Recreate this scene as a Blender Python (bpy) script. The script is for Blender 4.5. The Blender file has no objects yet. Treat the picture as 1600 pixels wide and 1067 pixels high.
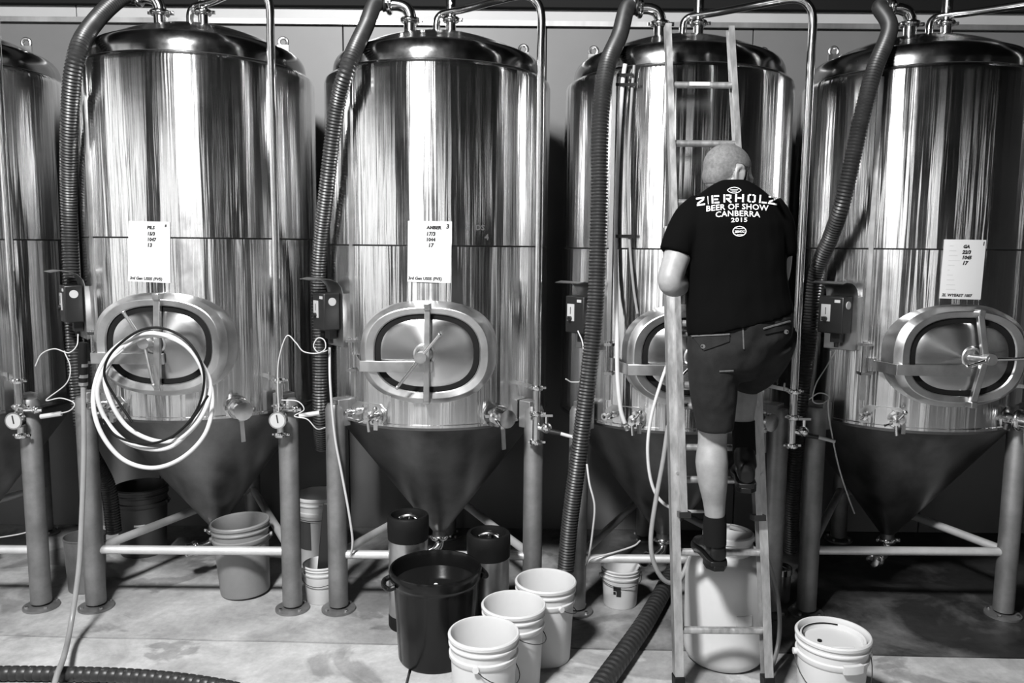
import bpy, bmesh, math, random
from mathutils import Vector, Matrix, noise
from mathutils.bvhtree import BVHTree
random.seed(7)
sc = bpy.context.scene
COL = sc.collection
R_ = math.radians
# ------------------------------------------------------------------ camera
F, PITCH, H, ROLL = 1270.0, R_(6.74), 1.9, R_(0.5)
right0, up0, fwd = Vector((1, 0, 0)), Vector((0, math.sin(PITCH), math.cos(PITCH))), Vector((0, math.cos(PITCH), -math.sin(PITCH)))
rc = right0*math.cos(ROLL) + up0*math.sin(ROLL)
uc = up0*math.cos(ROLL) - right0*math.sin(ROLL)
cd = bpy.data.cameras.new('camera'); cam = bpy.data.objects.new('camera', cd); COL.objects.link(cam)
mw = Matrix((rc, uc, -fwd)).transposed().to_4x4(); mw.translation = (0, 0, H)
cam.matrix_world = mw
cd.sensor_width = 36; cd.lens = F/1600*36; cd.clip_start = .05; cd.clip_end = 200
sc.camera = cam
# ------------------------------------------------------------------ world, lights, exposure
w = bpy.data.worlds.new('overcast_sky'); sc.world = w; w.use_nodes = True
bg = w.node_tree.nodes['Background']; bg.inputs[0].default_value = (1, 1, 1, 1); bg.inputs[1].default_value = 1.75
sc.view_settings.view_transform = 'Standard'; sc.view_settings.look = 'None'
sc.view_settings.gamma = 1; sc.view_settings.use_curve_mapping = False
sc.view_settings.exposure = 0.0
sc.cycles.max_bounces = 8; sc.cycles.diffuse_bounces = 3; sc.cycles.glossy_bounces = 5
sc.cycles.sample_clamp_indirect = 8; sc.cycles.caustics_reflective = False; sc.cycles.caustics_refractive = False
def lamp(name, kind, loc, target, power, size, sizey=None):
    l = bpy.data.lights.new(name, kind); l.energy = power
    if kind == 'AREA':
        l.shape = 'RECTANGLE'; l.size = size; l.size_y = sizey or size
    else:
        l.shadow_soft_size = size
    o = bpy.data.objects.new(name, l); COL.objects.link(o)
    o.location = loc; o.rotation_euler = (Vector(target)-Vector(loc)).to_track_quat('-Z', 'Y').to_euler()
    return o
lamp('high_bay_lamp', 'AREA', (-1.4, 0.4, 4.7), (0, 4.2, .6), 560, .6)

def ray(px, py):
    return rc*(px-800) - uc*(py-533.5) + fwd*F
def PT(px, py, Y):
    d = ray(px, py); t = Y/d.y
    return Vector((d.x*t, Y, H+d.z*t))
def FL(px, py, z=0.0):
    d = ray(px, py); t = (z-H)/d.z
    return Vector((d.x*t, d.y*t, z))
def PX(Y):            # metres per pixel at depth Y, near the middle row
    return Y/1255.0

# ------------------------------------------------------------------ materials
def mat(name, v, rough=.5, metal=0, var=0, vscale=6, bump=0, bscale=60, spec=.5, aniso=0, rvar=0, stretch=None, axis='Z', emit=0, alpha=None, trans=0, wave=0, sub=0, coat=0):
    m = bpy.data.materials.new(name); m.use_nodes = True
    nt = m.node_tree; N = nt.nodes; L = nt.links; b = N['Principled BSDF']
    b.inputs['Base Color'].default_value = (v, v, v, 1); b.inputs['Roughness'].default_value = rough
    b.inputs['Metallic'].default_value = metal; b.inputs['Specular IOR Level'].default_value = spec
    if sub: b.inputs['Subsurface Weight'].default_value = sub; b.inputs['Subsurface Radius'].default_value = (.02, .02, .02); b.inputs['Subsurface Scale'].default_value = 1
    if coat: b.inputs['Coat Weight'].default_value = coat; b.inputs['Coat Roughness'].default_value = .1
    if trans: b.inputs['Transmission Weight'].default_value = trans
    tc = N.new('ShaderNodeTexCoord'); src = tc.outputs['Object']
    if stretch:
        mp = N.new('ShaderNodeMapping'); mp.inputs['Scale'].default_value = stretch; L.new(src, mp.inputs[0]); src = mp.outputs[0]
    if var or rvar:
        n = N.new('ShaderNodeTexNoise'); n.inputs['Scale'].default_value = vscale; n.inputs['Detail'].default_value = 6; n.inputs['Roughness'].default_value = .62
        L.new(src, n.inputs['Vector'])
        if var:
            r = N.new('ShaderNodeMapRange'); r.inputs['From Min'].default_value = .3; r.inputs['From Max'].default_value = .7
            r.inputs['To Min'].default_value = max(0, v*(1-var)); r.inputs['To Max'].default_value = min(1, v*(1+var))
            L.new(n.outputs['Fac'], r.inputs['Value'])
            c = N.new('ShaderNodeCombineColor')
            for k in range(3): L.new(r.outputs[0], c.inputs[k])
            L.new(c.outputs[0], b.inputs['Base Color'])
        if rvar:
            r2 = N.new('ShaderNodeMapRange'); r2.inputs['From Min'].default_value = .3; r2.inputs['From Max'].default_value = .7
            r2.inputs['To Min'].default_value = max(.02, rough-rvar); r2.inputs['To Max'].default_value = rough+rvar
            L.new(n.outputs['Fac'], r2.inputs['Value']); L.new(r2.outputs[0], b.inputs['Roughness'])
    if bump:
        n = N.new('ShaderNodeTexNoise'); n.inputs['Scale'].default_value = bscale; n.inputs['Detail'].default_value = 4
        L.new(src, n.inputs['Vector'])
        bp = N.new('ShaderNodeBump'); bp.inputs['Strength'].default_value = bump; bp.inputs['Distance'].default_value = .01
        L.new(n.outputs['Fac'], bp.inputs['Height']); L.new(bp.outputs[0], b.inputs['Normal'])
    if aniso:
        b.inputs['Anisotropic'].default_value = aniso; b.inputs['Anisotropic Rotation'].default_value = .25
        t = N.new('ShaderNodeTangent'); t.direction_type = 'RADIAL'; t.axis = axis; L.new(t.outputs[0], b.inputs['Tangent'])
    if wave:        # slight rolling waviness of the wrapped sheet, a function of the angle round the tank only
        s = N.new('ShaderNodeSeparateXYZ'); L.new(tc.outputs['Object'], s.inputs[0])
        at = N.new('ShaderNodeMath'); at.operation = 'ARCTAN2'; L.new(s.outputs[0], at.inputs[0]); 
        ng = N.new('ShaderNodeMath'); ng.operation = 'MULTIPLY'; ng.inputs[1].default_value = -1; L.new(s.outputs[1], ng.inputs[0]); L.new(ng.outputs[0], at.inputs[1])
        zz = N.new('ShaderNodeMath'); zz.operation = 'MULTIPLY'; zz.inputs[1].default_value = .05; L.new(s.outputs[2], zz.inputs[0])
        oi = N.new('ShaderNodeObjectInfo')
        od = N.new('ShaderNodeMath'); od.operation = 'MULTIPLY_ADD'; od.inputs[1].default_value = 40; L.new(oi.outputs['Random'], od.inputs[0]); L.new(zz.outputs[0], od.inputs[2])
        cb = N.new('ShaderNodeCombineXYZ'); L.new(at.outputs[0], cb.inputs[0]); L.new(od.outputs[0], cb.inputs[1])
        n = N.new('ShaderNodeTexNoise'); n.noise_dimensions = '2D'; n.inputs['Scale'].default_value = 5; n.inputs['Detail'].default_value = 4; n.inputs['Roughness'].default_value = .52
        L.new(cb.outputs[0], n.inputs['Vector'])
        bp = N.new('ShaderNodeBump'); bp.inputs['Strength'].default_value = 1; bp.inputs['Distance'].default_value = wave
        L.new(n.outputs['Fac'], bp.inputs['Height']); L.new(bp.outputs[0], b.inputs['Normal'])
    return m
MT = {}
MT['jacket'] = mat('brushed_jacket_steel', .76, .19, 1, var=.1, vscale=3, aniso=.85, rvar=.04, wave=.008)
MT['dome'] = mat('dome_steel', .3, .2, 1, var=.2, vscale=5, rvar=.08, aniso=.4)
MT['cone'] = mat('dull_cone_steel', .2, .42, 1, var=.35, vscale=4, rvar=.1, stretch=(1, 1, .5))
MT['steel'] = mat('polished_steel', .68, .16, 1, var=.1, vscale=14)
MT['satin'] = mat('satin_steel', .55, .34, 1, var=.15, vscale=9, rvar=.06)
MT['door'] = mat('turned_door_steel', .55, .27, 1, aniso=.8, var=.12, vscale=5, axis='Y')
MT['leg'] = mat('matt_leg_steel', .23, .5, .7, var=.25, vscale=7, bump=.05, bscale=150)
MT['bar'] = mat('bright_bar_steel', .7, .45, .6, var=.12, vscale=9)
MT['alu'] = mat('ladder_aluminium', .47, .4, .75, var=.25, vscale=9, rvar=.08, stretch=(4, 4, 1))
MT['black_rubber'] = mat('black_rubber', .008, .55, 0, var=.3, spec=.15)
MT['hose'] = mat('black_corrugated_hose', .02, .42, 0, var=.3, vscale=20, spec=.5)
MT['black_plastic'] = mat('black_plastic', .012, .35, 0, spec=.5)
MT['bin'] = mat('black_bin_plastic', .005, .25, 0, spec=.3, bump=.05, bscale=30)
MT['white_plastic'] = mat('white_pail_plastic', .56, .4, 0, var=.04, vscale=5, bump=.02, bscale=40, sub=.15)
MT['drum'] = mat('milky_drum_plastic', .58, .38, 0, var=.06, vscale=3, sub=.25)
MT['grey_plastic'] = mat('grey_pail_plastic', .22, .45, 0, var=.12, vscale=6)
MT['dark_plastic'] = mat('dark_pail_plastic', .05, .45, 0, var=.12, vscale=6)
MT['clear_hose'] = mat('milky_hose', .6, .25, 0, var=.08, vscale=8, spec=.6)
MT['grey_hose'] = mat('grey_hose', .25, .35, 0, var=.15, vscale=8)
MT['cable'] = mat('white_cable', .5, .4)
MT['paper'] = mat('white_sheet', .6, .55, var=.02)
MT['ink'] = mat('black_marker', .01, .5)
MT['faint'] = mat('faint_print', .5, .6)
MT['ghost'] = mat('faded_marker', .16, .4, .5)
MT['skin'] = mat('skin', .25, .5, 0, var=.12, vscale=25, bump=.04, bscale=200, sub=.08)
MT['hair'] = mat('cropped_hair', .125, .7, 0, var=.3, vscale=90, bump=.1, bscale=500)
MT['beard'] = mat('dark_beard', .015, .7, 0, bump=.3, bscale=300)
MT['shirt'] = mat('black_cotton', .003, .9, 0, spec=.03, bump=.05, bscale=300)
MT['shorts'] = mat('charcoal_canvas', .014, .85, 0, var=.35, vscale=14, spec=.2, bump=.15, bscale=350)
MT['seam'] = mat('worn_seam', .09, .85, 0, var=.3, vscale=60)
MT['boot'] = mat('black_leather', .006, .4, 0, spec=.3, bump=.08, bscale=90)
MT['sock'] = mat('black_sock', .008, .95, 0, spec=.1)
MT['print'] = mat('white_print', .85, .7)
MT['wall'] = mat('wall_panel', .15, .5, 0, var=.08, vscale=2)
MT['fascia'] = mat('pale_fascia', .4, .5, 0, var=.06, vscale=2)
MT['angle'] = mat('aluminium_angle', .55, .35, .8, var=.5, vscale=2, stretch=(1, 1, .2))
MT['dark'] = mat('dark_ceiling', .012, .7, spec=.1)
MT['roomwall'] = mat('dim_wall', .018, .7)
MT['ground'] = mat('yard_concrete', .4, .9, var=.2, vscale=1)
MT['gauge_face'] = mat('gauge_face', .45, .4)
MT['liquid'] = mat('dark_liquid', .01, .04, spec=.6)
MT['brace'] = mat('dark_paint', .03, .5)

def floor_mat(name, base, wet):
    m = mat(name, base, .55, 0)
    nt = m.node_tree; N = nt.nodes; L = nt.links; b = N['Principled BSDF']
    tc = N.new('ShaderNodeTexCoord')
    def nz(scale, detail, rough, dist=0, off=0):
        mp = N.new('ShaderNodeMapping'); mp.inputs['Location'].default_value = (off, off*.7, 0); L.new(tc.outputs['Object'], mp.inputs[0])
        n = N.new('ShaderNodeTexNoise'); n.inputs['Scale'].default_value = scale; n.inputs['Detail'].default_value = detail
        n.inputs['Roughness'].default_value = rough; n.inputs['Distortion'].default_value = dist; L.new(mp.outputs[0], n.inputs['Vector']); return n.outputs['Fac']
    def mr(s, a, c, x, y):
        r = N.new('ShaderNodeMapRange'); r.inputs['From Min'].default_value = a; r.inputs['From Max'].default_value = c
        r.inputs['To Min'].default_value = x; r.inputs['To Max'].default_value = y; L.new(s, r.inputs['Value']); return r.outputs[0]
    def mul(a, c, op='MULTIPLY'):
        q = N.new('ShaderNodeMath'); q.operation = op
        for k, s in enumerate((a, c)):
            if isinstance(s, (int, float)): q.inputs[k].default_value = s
            else: L.new(s, q.inputs[k])
        return q.outputs[0]
    v = mul(mr(nz(3.2, 8, .65, .4), .3, .7, base*.62, base*1.25), mr(nz(26, 6, .7), .3, .7, .85, 1.12))
    st = mr(nz(1.7, 5, .55, .8, 3.1), .52, .56, 1, .62)           # damp stains with crisp edges
    v = mul(v, st)
    rgh = mr(nz(2.1, 5, .6, 0, 9), .35, .65, .42, .75)
    if wet:
        sx = N.new('ShaderNodeSeparateXYZ'); L.new(tc.outputs['Object'], sx.inputs[0])
        e = mul(mul(sx.outputs[0], .2), nz(2.4, 6, .6, .5, 6), 'ADD')
        wv = mr(e, .28, .98, 1, .07)                                 # the wet end of the slab
        v = mul(v, wv); rgh = mul(rgh, mr(e, .3, .8, 1, .8))
    c = N.new('ShaderNodeCombineColor')
    for k in range(3): L.new(v, c.inputs[k])
    L.new(c.outputs[0], b.inputs['Base Color']); L.new(rgh, b.inputs['Roughness'])
    bp = N.new('ShaderNodeBump'); bp.inputs['Strength'].default_value = .15; bp.inputs['Distance'].default_value = .004
    L.new(nz(40, 6, .7), bp.inputs['Height']); L.new(bp.outputs[0], b.inputs['Normal'])
    return m
MT['floor_front'] = floor_mat('pale_concrete', .47, False)
MT['floor_rear'] = floor_mat('stained_concrete', .4, True)

# ------------------------------------------------------------------ mesh builder
def cat(pts, n=8):
    pts = [Vector(p) for p in pts]; out = []
    P = [pts[0]*2-pts[1]] + pts + [pts[-1]*2-pts[-2]]
    for i in range(1, len(P)-2):
        p0, p1, p2, p3 = P[i-1:i+3]
        for k in range(n):
            t = k/n
            out.append(.5*((2*p1)+(p2-p0)*t+(2*p0-5*p1+4*p2-p3)*t*t+(3*p1-p0-3*p2+p3)*t**3))
    out.append(pts[-1]); return out
def resample(path, step):
    L = [0]
    for a, b in zip(path, path[1:]): L.append(L[-1]+(b-a).length)
    n = max(2, int(L[-1]/step)); out = []; j = 0
    for k in range(n+1):
        s = L[-1]*k/n
        while j < len(path)-2 and L[j+1] < s: j += 1
        d = L[j+1]-L[j]; out.append(path[j].lerp(path[j+1], (s-L[j])/d if d else 0))
    return out
def basis(z):
    z = Vector(z).normalized(); x = z.orthogonal().normalized(); return x, z.cross(x), z
class MB:
    def __init__(s, M=None): s.v = []; s.f = []; s.M = M or Matrix()
    def add(s, vs, fs):
        o = len(s.v); s.v += [s.M @ Vector(q) for q in vs]; s.f += [[i+o for i in f] for f in fs]; return s
    def rings(s, rs, cap=True, closed=False):
        n = len(rs[0]); vs = [q for r in rs for q in r]; fs = []
        for i in range(len(rs) if closed else len(rs)-1):
            j = (i+1) % len(rs)
            for k in range(n): fs.append([i*n+k, i*n+(k+1) % n, j*n+(k+1) % n, j*n+k])
        if cap and not closed:
            fs.append(list(range(n))[::-1]); fs.append([(len(rs)-1)*n+k for k in range(n)])
        return s.add(vs, fs)
    def box(s, c, d, rot=None):
        rot = rot or Matrix(); c = Vector(c); x, y, z = d[0]/2, d[1]/2, d[2]/2
        vs = [c + rot.to_3x3() @ Vector((sx*x, sy*y, sz*z)) for sx in (-1, 1) for sy in (-1, 1) for sz in (-1, 1)]
        return s.add(vs, [[0, 1, 3, 2], [4, 6, 7, 5], [0, 4, 5, 1], [2, 3, 7, 6], [0, 2, 6, 4], [1, 5, 7, 3]])
    def bar(s, a, b, w, d, up=(0, 1, 0)):       # rectangular bar a->b, w across, d along up
        a, b = Vector(a), Vector(b); z = (b-a).normalized(); y = Vector(up); y = (y-z*y.dot(z)).normalized(); x = y.cross(z)
        return s.rings([[p+x*sx*w/2+y*sy*d/2 for sx, sy in ((-1, -1), (1, -1), (1, 1), (-1, 1))] for p in (a, b)])
    def tube(s, path, r, n=10, cap=True, closed=False):
        path = [Vector(p) for p in path]; m = len(path); rs = []
        t0 = (path[1]-path[0]).normalized(); x = t0.orthogonal().normalized()
        for i, p in enumerate(path):
            if closed: t = path[(i+1) % m]-path[i-1]
            else: t = path[min(i+1, m-1)]-path[max(i-1, 0)]
            t.normalize(); x = (x-t*x.dot(t)).normalized(); y = t.cross(x)
            q = r[i] if isinstance(r, (list, tuple)) else r
            rs.append([p+x*q*math.cos(2*math.pi*k/n)+y*q*math.sin(2*math.pi*k/n) for k in range(n)])
        return s.rings(rs, cap, closed)
    def cyl(s, a, b, r, n=16, r2=None):
        a, b = Vector(a), Vector(b); x, y, z = basis(b-a)
        return s.rings([[p+x*q*math.cos(2*math.pi*k/n)+y*q*math.sin(2*math.pi*k/n) for k in range(n)] for p, q in ((a, r), (b, r if r2 is None else r2))])
    def lathe(s, prof, n=48, c=(0, 0, 0), axis=(0, 0, 1), cap=False):
        c = Vector(c); x, y, z = basis(axis) if tuple(axis) != (0, 0, 1) else (Vector((1, 0, 0)), Vector((0, 1, 0)), Vector((0, 0, 1)))
        return s.rings([[c+z*h+x*r*math.cos(2*math.pi*k/n)+y*r*math.sin(2*math.pi*k/n) for k in range(n)] for r, h in prof], cap)
    def sphere(s, c, r, n=16, m=10, rot=None):
        c = Vector(c); r = Vector(r) if hasattr(r, '__len__') else Vector((r, r, r)); rot = (rot or Matrix()).to_3x3()
        rs = []
        for i in range(m+1):
            a = math.pi*min(max(i, .02), m-.02)/m
            rs.append([c+rot @ Vector((r.x*math.sin(a)*math.cos(2*math.pi*k/n), r.y*math.sin(a)*math.sin(2*math.pi*k/n), -r.z*math.cos(a))) for k in range(n)])
        return s.rings(rs)
    def torus(s, c, axis, R, r, n=24, m=8, a0=0, a1=2*math.pi):
        x, y, z = basis(axis); full = abs(a1-a0-2*math.pi) < 1e-6; c = Vector(c)
        pts = [c+x*R*math.cos(a0+(a1-a0)*k/n)+y*R*math.sin(a0+(a1-a0)*k/n) for k in range(n if full else n+1)]
        return s.tube(pts, r, m, True, full)
    def ngon(s, poly, d):                        # polygon (list of Vector) extruded by d
        n = len(poly); a = [Vector(p) for p in poly]; d = Vector(d)
        return s.add(a+[p+d for p in a], [list(range(n))[::-1], [n+k for k in range(n)]]+[[k, (k+1) % n, n+(k+1) % n, n+k] for k in range(n)])
    def build(s, name, m, parent=None, ang=35, bevel=0):
        org = Vector(parent['org']) if parent is not None else Vector((0, 0, 0))
        me = bpy.data.meshes.new(name); me.from_pydata([tuple(q-org) for q in s.v], [], s.f)
        bm = bmesh.new(); bm.from_mesh(me); bmesh.ops.recalc_face_normals(bm, faces=bm.faces); bm.to_mesh(me); bm.free()
        me.materials.append(MT[m] if isinstance(m, str) else m)
        me.shade_smooth(); me.set_sharp_from_angle(angle=R_(ang))
        o = bpy.data.objects.new(name, me); COL.objects.link(o)
        if parent is not None: o.parent = parent; o['org'] = tuple(org)
        else: o['org'] = (0, 0, 0)
        if bevel:
            b = o.modifiers.new('bevel', 'BEVEL'); b.width = bevel; b.segments = 2; b.limit_method = 'ANGLE'; b.angle_limit = R_(40)
        return o
def thing(name, label, category, loc, group=None):
    o = bpy.data.objects.new(name, None); COL.objects.link(o); o.location = loc; o['org'] = tuple(Vector(loc))
    o['label'] = label; o['category'] = category; o.empty_display_size = .1
    if group: o['group'] = group
    return o
def tag(o, label, category, group=None):
    o['label'] = label; o['category'] = category
    if group: o['group'] = group
    return o
def struct(o): o['kind'] = 'structure'; return o
def reorg(o):           # move the origin of a single-mesh thing to its base
    vs = o.data.vertices; n = len(vs); lo = min(v.co.z for v in vs)
    c = Vector((sum(v.co.x for v in vs)/n, sum(v.co.y for v in vs)/n, lo))
    o.data.transform(Matrix.Translation(-c)); o.location = c; o['org'] = tuple(c); return o
def text_mb(body, size, bold=0.0, shear=0.0, align='LEFT', spacing=1.0):
    cu = bpy.data.curves.new('writing', 'FONT'); cu.body = body; cu.size = size; cu.offset = bold; cu.shear = shear
    cu.align_x = align; cu.resolution_u = 2; cu.space_character = spacing
    o = bpy.data.objects.new('writing', cu); COL.objects.link(o)
    dg = bpy.context.evaluated_depsgraph_get(); me = bpy.data.meshes.new_from_object(o.evaluated_get(dg))
    vs = [v.co.copy() for v in me.vertices]; fs = [list(p.vertices) for p in me.polygons]
    bpy.data.objects.remove(o); bpy.data.curves.remove(cu); bpy.data.meshes.remove(me)
    return vs, fs
def blob(mb, voxel, smooth=6, fac=.5):
    """union of the closed lofts in mb as one continuous surface"""
    me = bpy.data.meshes.new('blob'); me.from_pydata([tuple(q) for q in mb.v], [], mb.f)
    bm = bmesh.new(); bm.from_mesh(me); bmesh.ops.recalc_face_normals(bm, faces=bm.faces); bm.to_mesh(me); bm.free()
    o = bpy.data.objects.new('blob', me); COL.objects.link(o)
    r = o.modifiers.new('r', 'REMESH'); r.mode = 'VOXEL'; r.voxel_size = voxel
    if smooth:
        k = o.modifiers.new('s', 'SMOOTH'); k.iterations = smooth; k.factor = fac
    dg = bpy.context.evaluated_depsgraph_get(); m2 = bpy.data.meshes.new_from_object(o.evaluated_get(dg))
    out = MB(); out.v = [v.co.copy() for v in m2.vertices]; out.f = [list(p.vertices) for p in m2.polygons]
    bpy.data.objects.remove(o); bpy.data.meshes.remove(me); bpy.data.meshes.remove(m2)
    return out

# ------------------------------------------------------------------ setting
WY = 5.3
def boxstruct(name, lo, hi, m, parent=None):
    c = [(a+b)/2 for a, b in zip(lo, hi)]; d = [b-a for a, b in zip(lo, hi)]
    o = MB().box(c, d).build(name, m, parent)
    if parent is None: struct(o)
    return o
XL, XR, YF, ZC = -7.0, 9.0, -5.5, 5.2
DH = 4.7
fl = boxstruct('floor', (XL, YF, -.2), (XR, WY+.3, -.03), 'floor_rear')
ja, jb = FL(0, 993), FL(1600, 1028)
def jy(x): return ja.y+(jb.y-ja.y)*(x-ja.x)/(jb.x-ja.x)
jx, jx2 = FL(640, 1050).x, None
g = .007
def slab(poly, m):
    o = MB().ngon([Vector((x, y, 0)) for x, y in poly], (0, 0, -.03)).build('floor_slab', m, fl); return o
edge = [(XL+(XR-XL)*k/60, jy(XL+(XR-XL)*k/60)) for k in range(61)]
jit = [random.uniform(-.004, .004) for _ in edge]
slab([(x, y+g+j) for (x, y), j in zip(edge, jit)]+[(XR, WY+.3), (XL, WY+.3)], 'floor_rear')
slab([(XL, YF), (jx-g, YF), (jx-g, jy(jx)-g)]+[(x, y-g+j) for (x, y), j in reversed(list(zip(edge, jit))) if x < jx-.02], 'floor_front')
slab([(jx+g, YF), (XR, YF)]+[(x, y-g+j) for (x, y), j in reversed(list(zip(edge, jit))) if x > jx+.02]+[(jx+g, jy(jx)-g)], 'floor_front')
# rear wall of insulated panels with an aluminium angle and a dark beam above
zt = PT(800, 14, WY).z; za, zb = PT(800, 34, WY).z, PT(800, 42, WY).z
wb = boxstruct('wall_back', (XL, WY+.04, 0), (XR, WY+.3, ZC), 'roomwall')
xs = [XL, -5.0, -2.75, 1.15, 3.5, 5.8, XR]
for a, b in zip(xs, xs[1:]):
    MB().box(((a+b)/2, WY+.02, (za+zt)/2), (b-a-.006, .04, zt-za)).build('fascia_panel', 'fascia', wb, bevel=.003)
xs = [XL, -4.9, -3.6, -2.35, -1.08, .2, 1.5, 2.75, 4.0, 6.0, XR]
for a, b in zip(xs, xs[1:]):
    MB().box(((a+b)/2, WY+.02, zb/2), (b-a-.006, .04, zb)).build('wall_panel', 'wall', wb, bevel=.003)
MB().box((1, WY-.005, (za+zb)/2), (XR-XL-.02, .05, za-zb)).build('aluminium_angle', 'angle', wb)
boxstruct('trim_1', (XL, WY-.05, zt), (XR, WY+.04, zt+.35), 'dark')
boxstruct('trim_2', (XL, WY-1.4, zt+.55), (XR, WY-1.2, zt+.9), 'dark')
boxstruct('ceiling', (XL-.2, YF-.2, ZC), (XR+.2, WY+.3, ZC+.15), 'dark')
wr = boxstruct('wall_right', (XR, YF, DH), (XR+.2, WY+.3, ZC), 'roomwall')
for a, b in [(YF, -4.5), (-3.7, WY+.3)]: MB().box((XR+.1, (a+b)/2, (DH-.03)/2), (.2, b-a, DH+.03)).build('pier', 'roomwall', wr)
# street side: tall openings between piers, and a wide roller door in the side wall
def pier(name, lo, hi): return boxstruct(name, lo, hi, 'roomwall')
op = [(-4.7, -2.7), (.4, 2.3), (5.7, 6.3)]
xs = [XL-.2]+[q for o_ in op for q in o_]+[XR+.2]
wf = boxstruct('wall_front', (XL-.2, YF-.2, DH), (XR+.2, YF, ZC), 'roomwall')
for a, b in zip(xs[::2], xs[1::2]): MB().box(((a+b)/2, YF-.1, (DH-.03)/2), (b-a, .2, DH+.03)).build('pier', 'roomwall', wf)
wl = boxstruct('wall_left', (XL-.2, YF, DH), (XL, WY+.3, ZC), 'roomwall')
for a, b in [(YF, -4.2), (2.9, WY+.3)]: MB().box((XL-.1, (a+b)/2, (DH-.03)/2), (.2, b-a, DH+.03)).build('pier', 'roomwall', wl)
for k, (y, q) in enumerate([(-2.55, .16), (-.9, .5), (.75, .12), (1.7, .3)]): MB().box((XL-.1, y, (DH-.03)/2), (.12, q, DH+.03)).build('stripe_post', 'roomwall', wl)  # unseen posts added in the opening to stripe the tank reflections
for x, q in ((-3.55, .14), (-3.0, .07), (1.2, .1), (1.75, .25), (5.95, .08)): MB().box((x, YF-.1, (DH-.03)/2), (q, .1, DH+.03)).build('stripe_bar', 'roomwall', wf)  # unseen bars, added to split the reflected openings into stripes
o = boxstruct('ground', (-40, -45, -.35), (40, 30, -.2), 'ground')

# ------------------------------------------------------------------ tanks
ZA, RJ = 4.48, .598
TC = [-3.05, -1.683, -.405, .873, 2.151]
DZ = [.012, .027, 0, -.006, .004]
def cy(phi, r, z): return Vector((r*math.sin(phi), -r*math.cos(phi), z))
def fx(x, z, off=0):                     # point on the jacket front at local x
    y = -math.sqrt(max(0, RJ*RJ-x*x)); n = Vector((x, y, 0)).normalized(); return Vector((x, y, z))+n*off
def clamp_ring(mb, c, axis, r):
    c = Vector(c); axis = Vector(axis).normalized(); x, y, z = basis(axis)
    mb.lathe([(r*.9, -.012), (r*1.35, -.012), (r*1.5, -.004), (r*1.5, .004), (r*1.35, .012), (r*.9, .012)], 20, c, axis)
    side = Vector((1, 0, 0)) if abs(axis.x) < .7 else Vector((0, -1, 0))
    mb.box(c+side*r*1.75, (r*.7, r*.5, r*.5)); mb.cyl(c+side*r*1.8-Vector((0, r*.6, 0)), c+side*r*1.8+Vector((0, r*.5, 0)), r*.16, 8)
    mb.box(c-side*r*1.6, (r*.5, r*.35, r*.4))
def oval(a, b, e=2.5, n=64):
    out = []
    for k in range(n):
        t = 2*math.pi*k/n; c, s = math.cos(t), math.sin(t)
        out.append((a*math.copysign(abs(c)**(2/e), c), b*math.copysign(abs(s)**(2/e), s)))
    return out
def butterfly(M, root, c, n, name='drain_valve', handle=(0, 0, -1), hl=.13, s=1.0):
    """a small tri-clamp valve standing off the surface along n"""
    c, n = Vector(c), Vector(n).normalized(); m = MB(M)
    m.lathe([(.001, -.01), (.048*s, -.01), (.048*s, .004), (.024*s, .006), (.022*s, .05)], 20, c, n)
    clamp_ring(m, c+n*.055, n, .03*s)
    m.lathe([(.022*s, .06), (.034*s, .065), (.034*s, .1), (.022*s, .105), (.022*s, .12), (.036*s, .122), (.036*s, .135), (.012*s, .137), (.001, .137)], 20, c, n)
    o = m.build(name, 'steel', root)
    h = MB(M); hd = Vector(handle).normalized(); q = c+n*.085
    h.cyl(q, q+hd*.045*s, .011*s, 10); h.bar(q+hd*.035*s, q+hd*(hl), .016*s, .006*s, n); h.build('valve_handle', 'satin', o)
    return o
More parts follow.
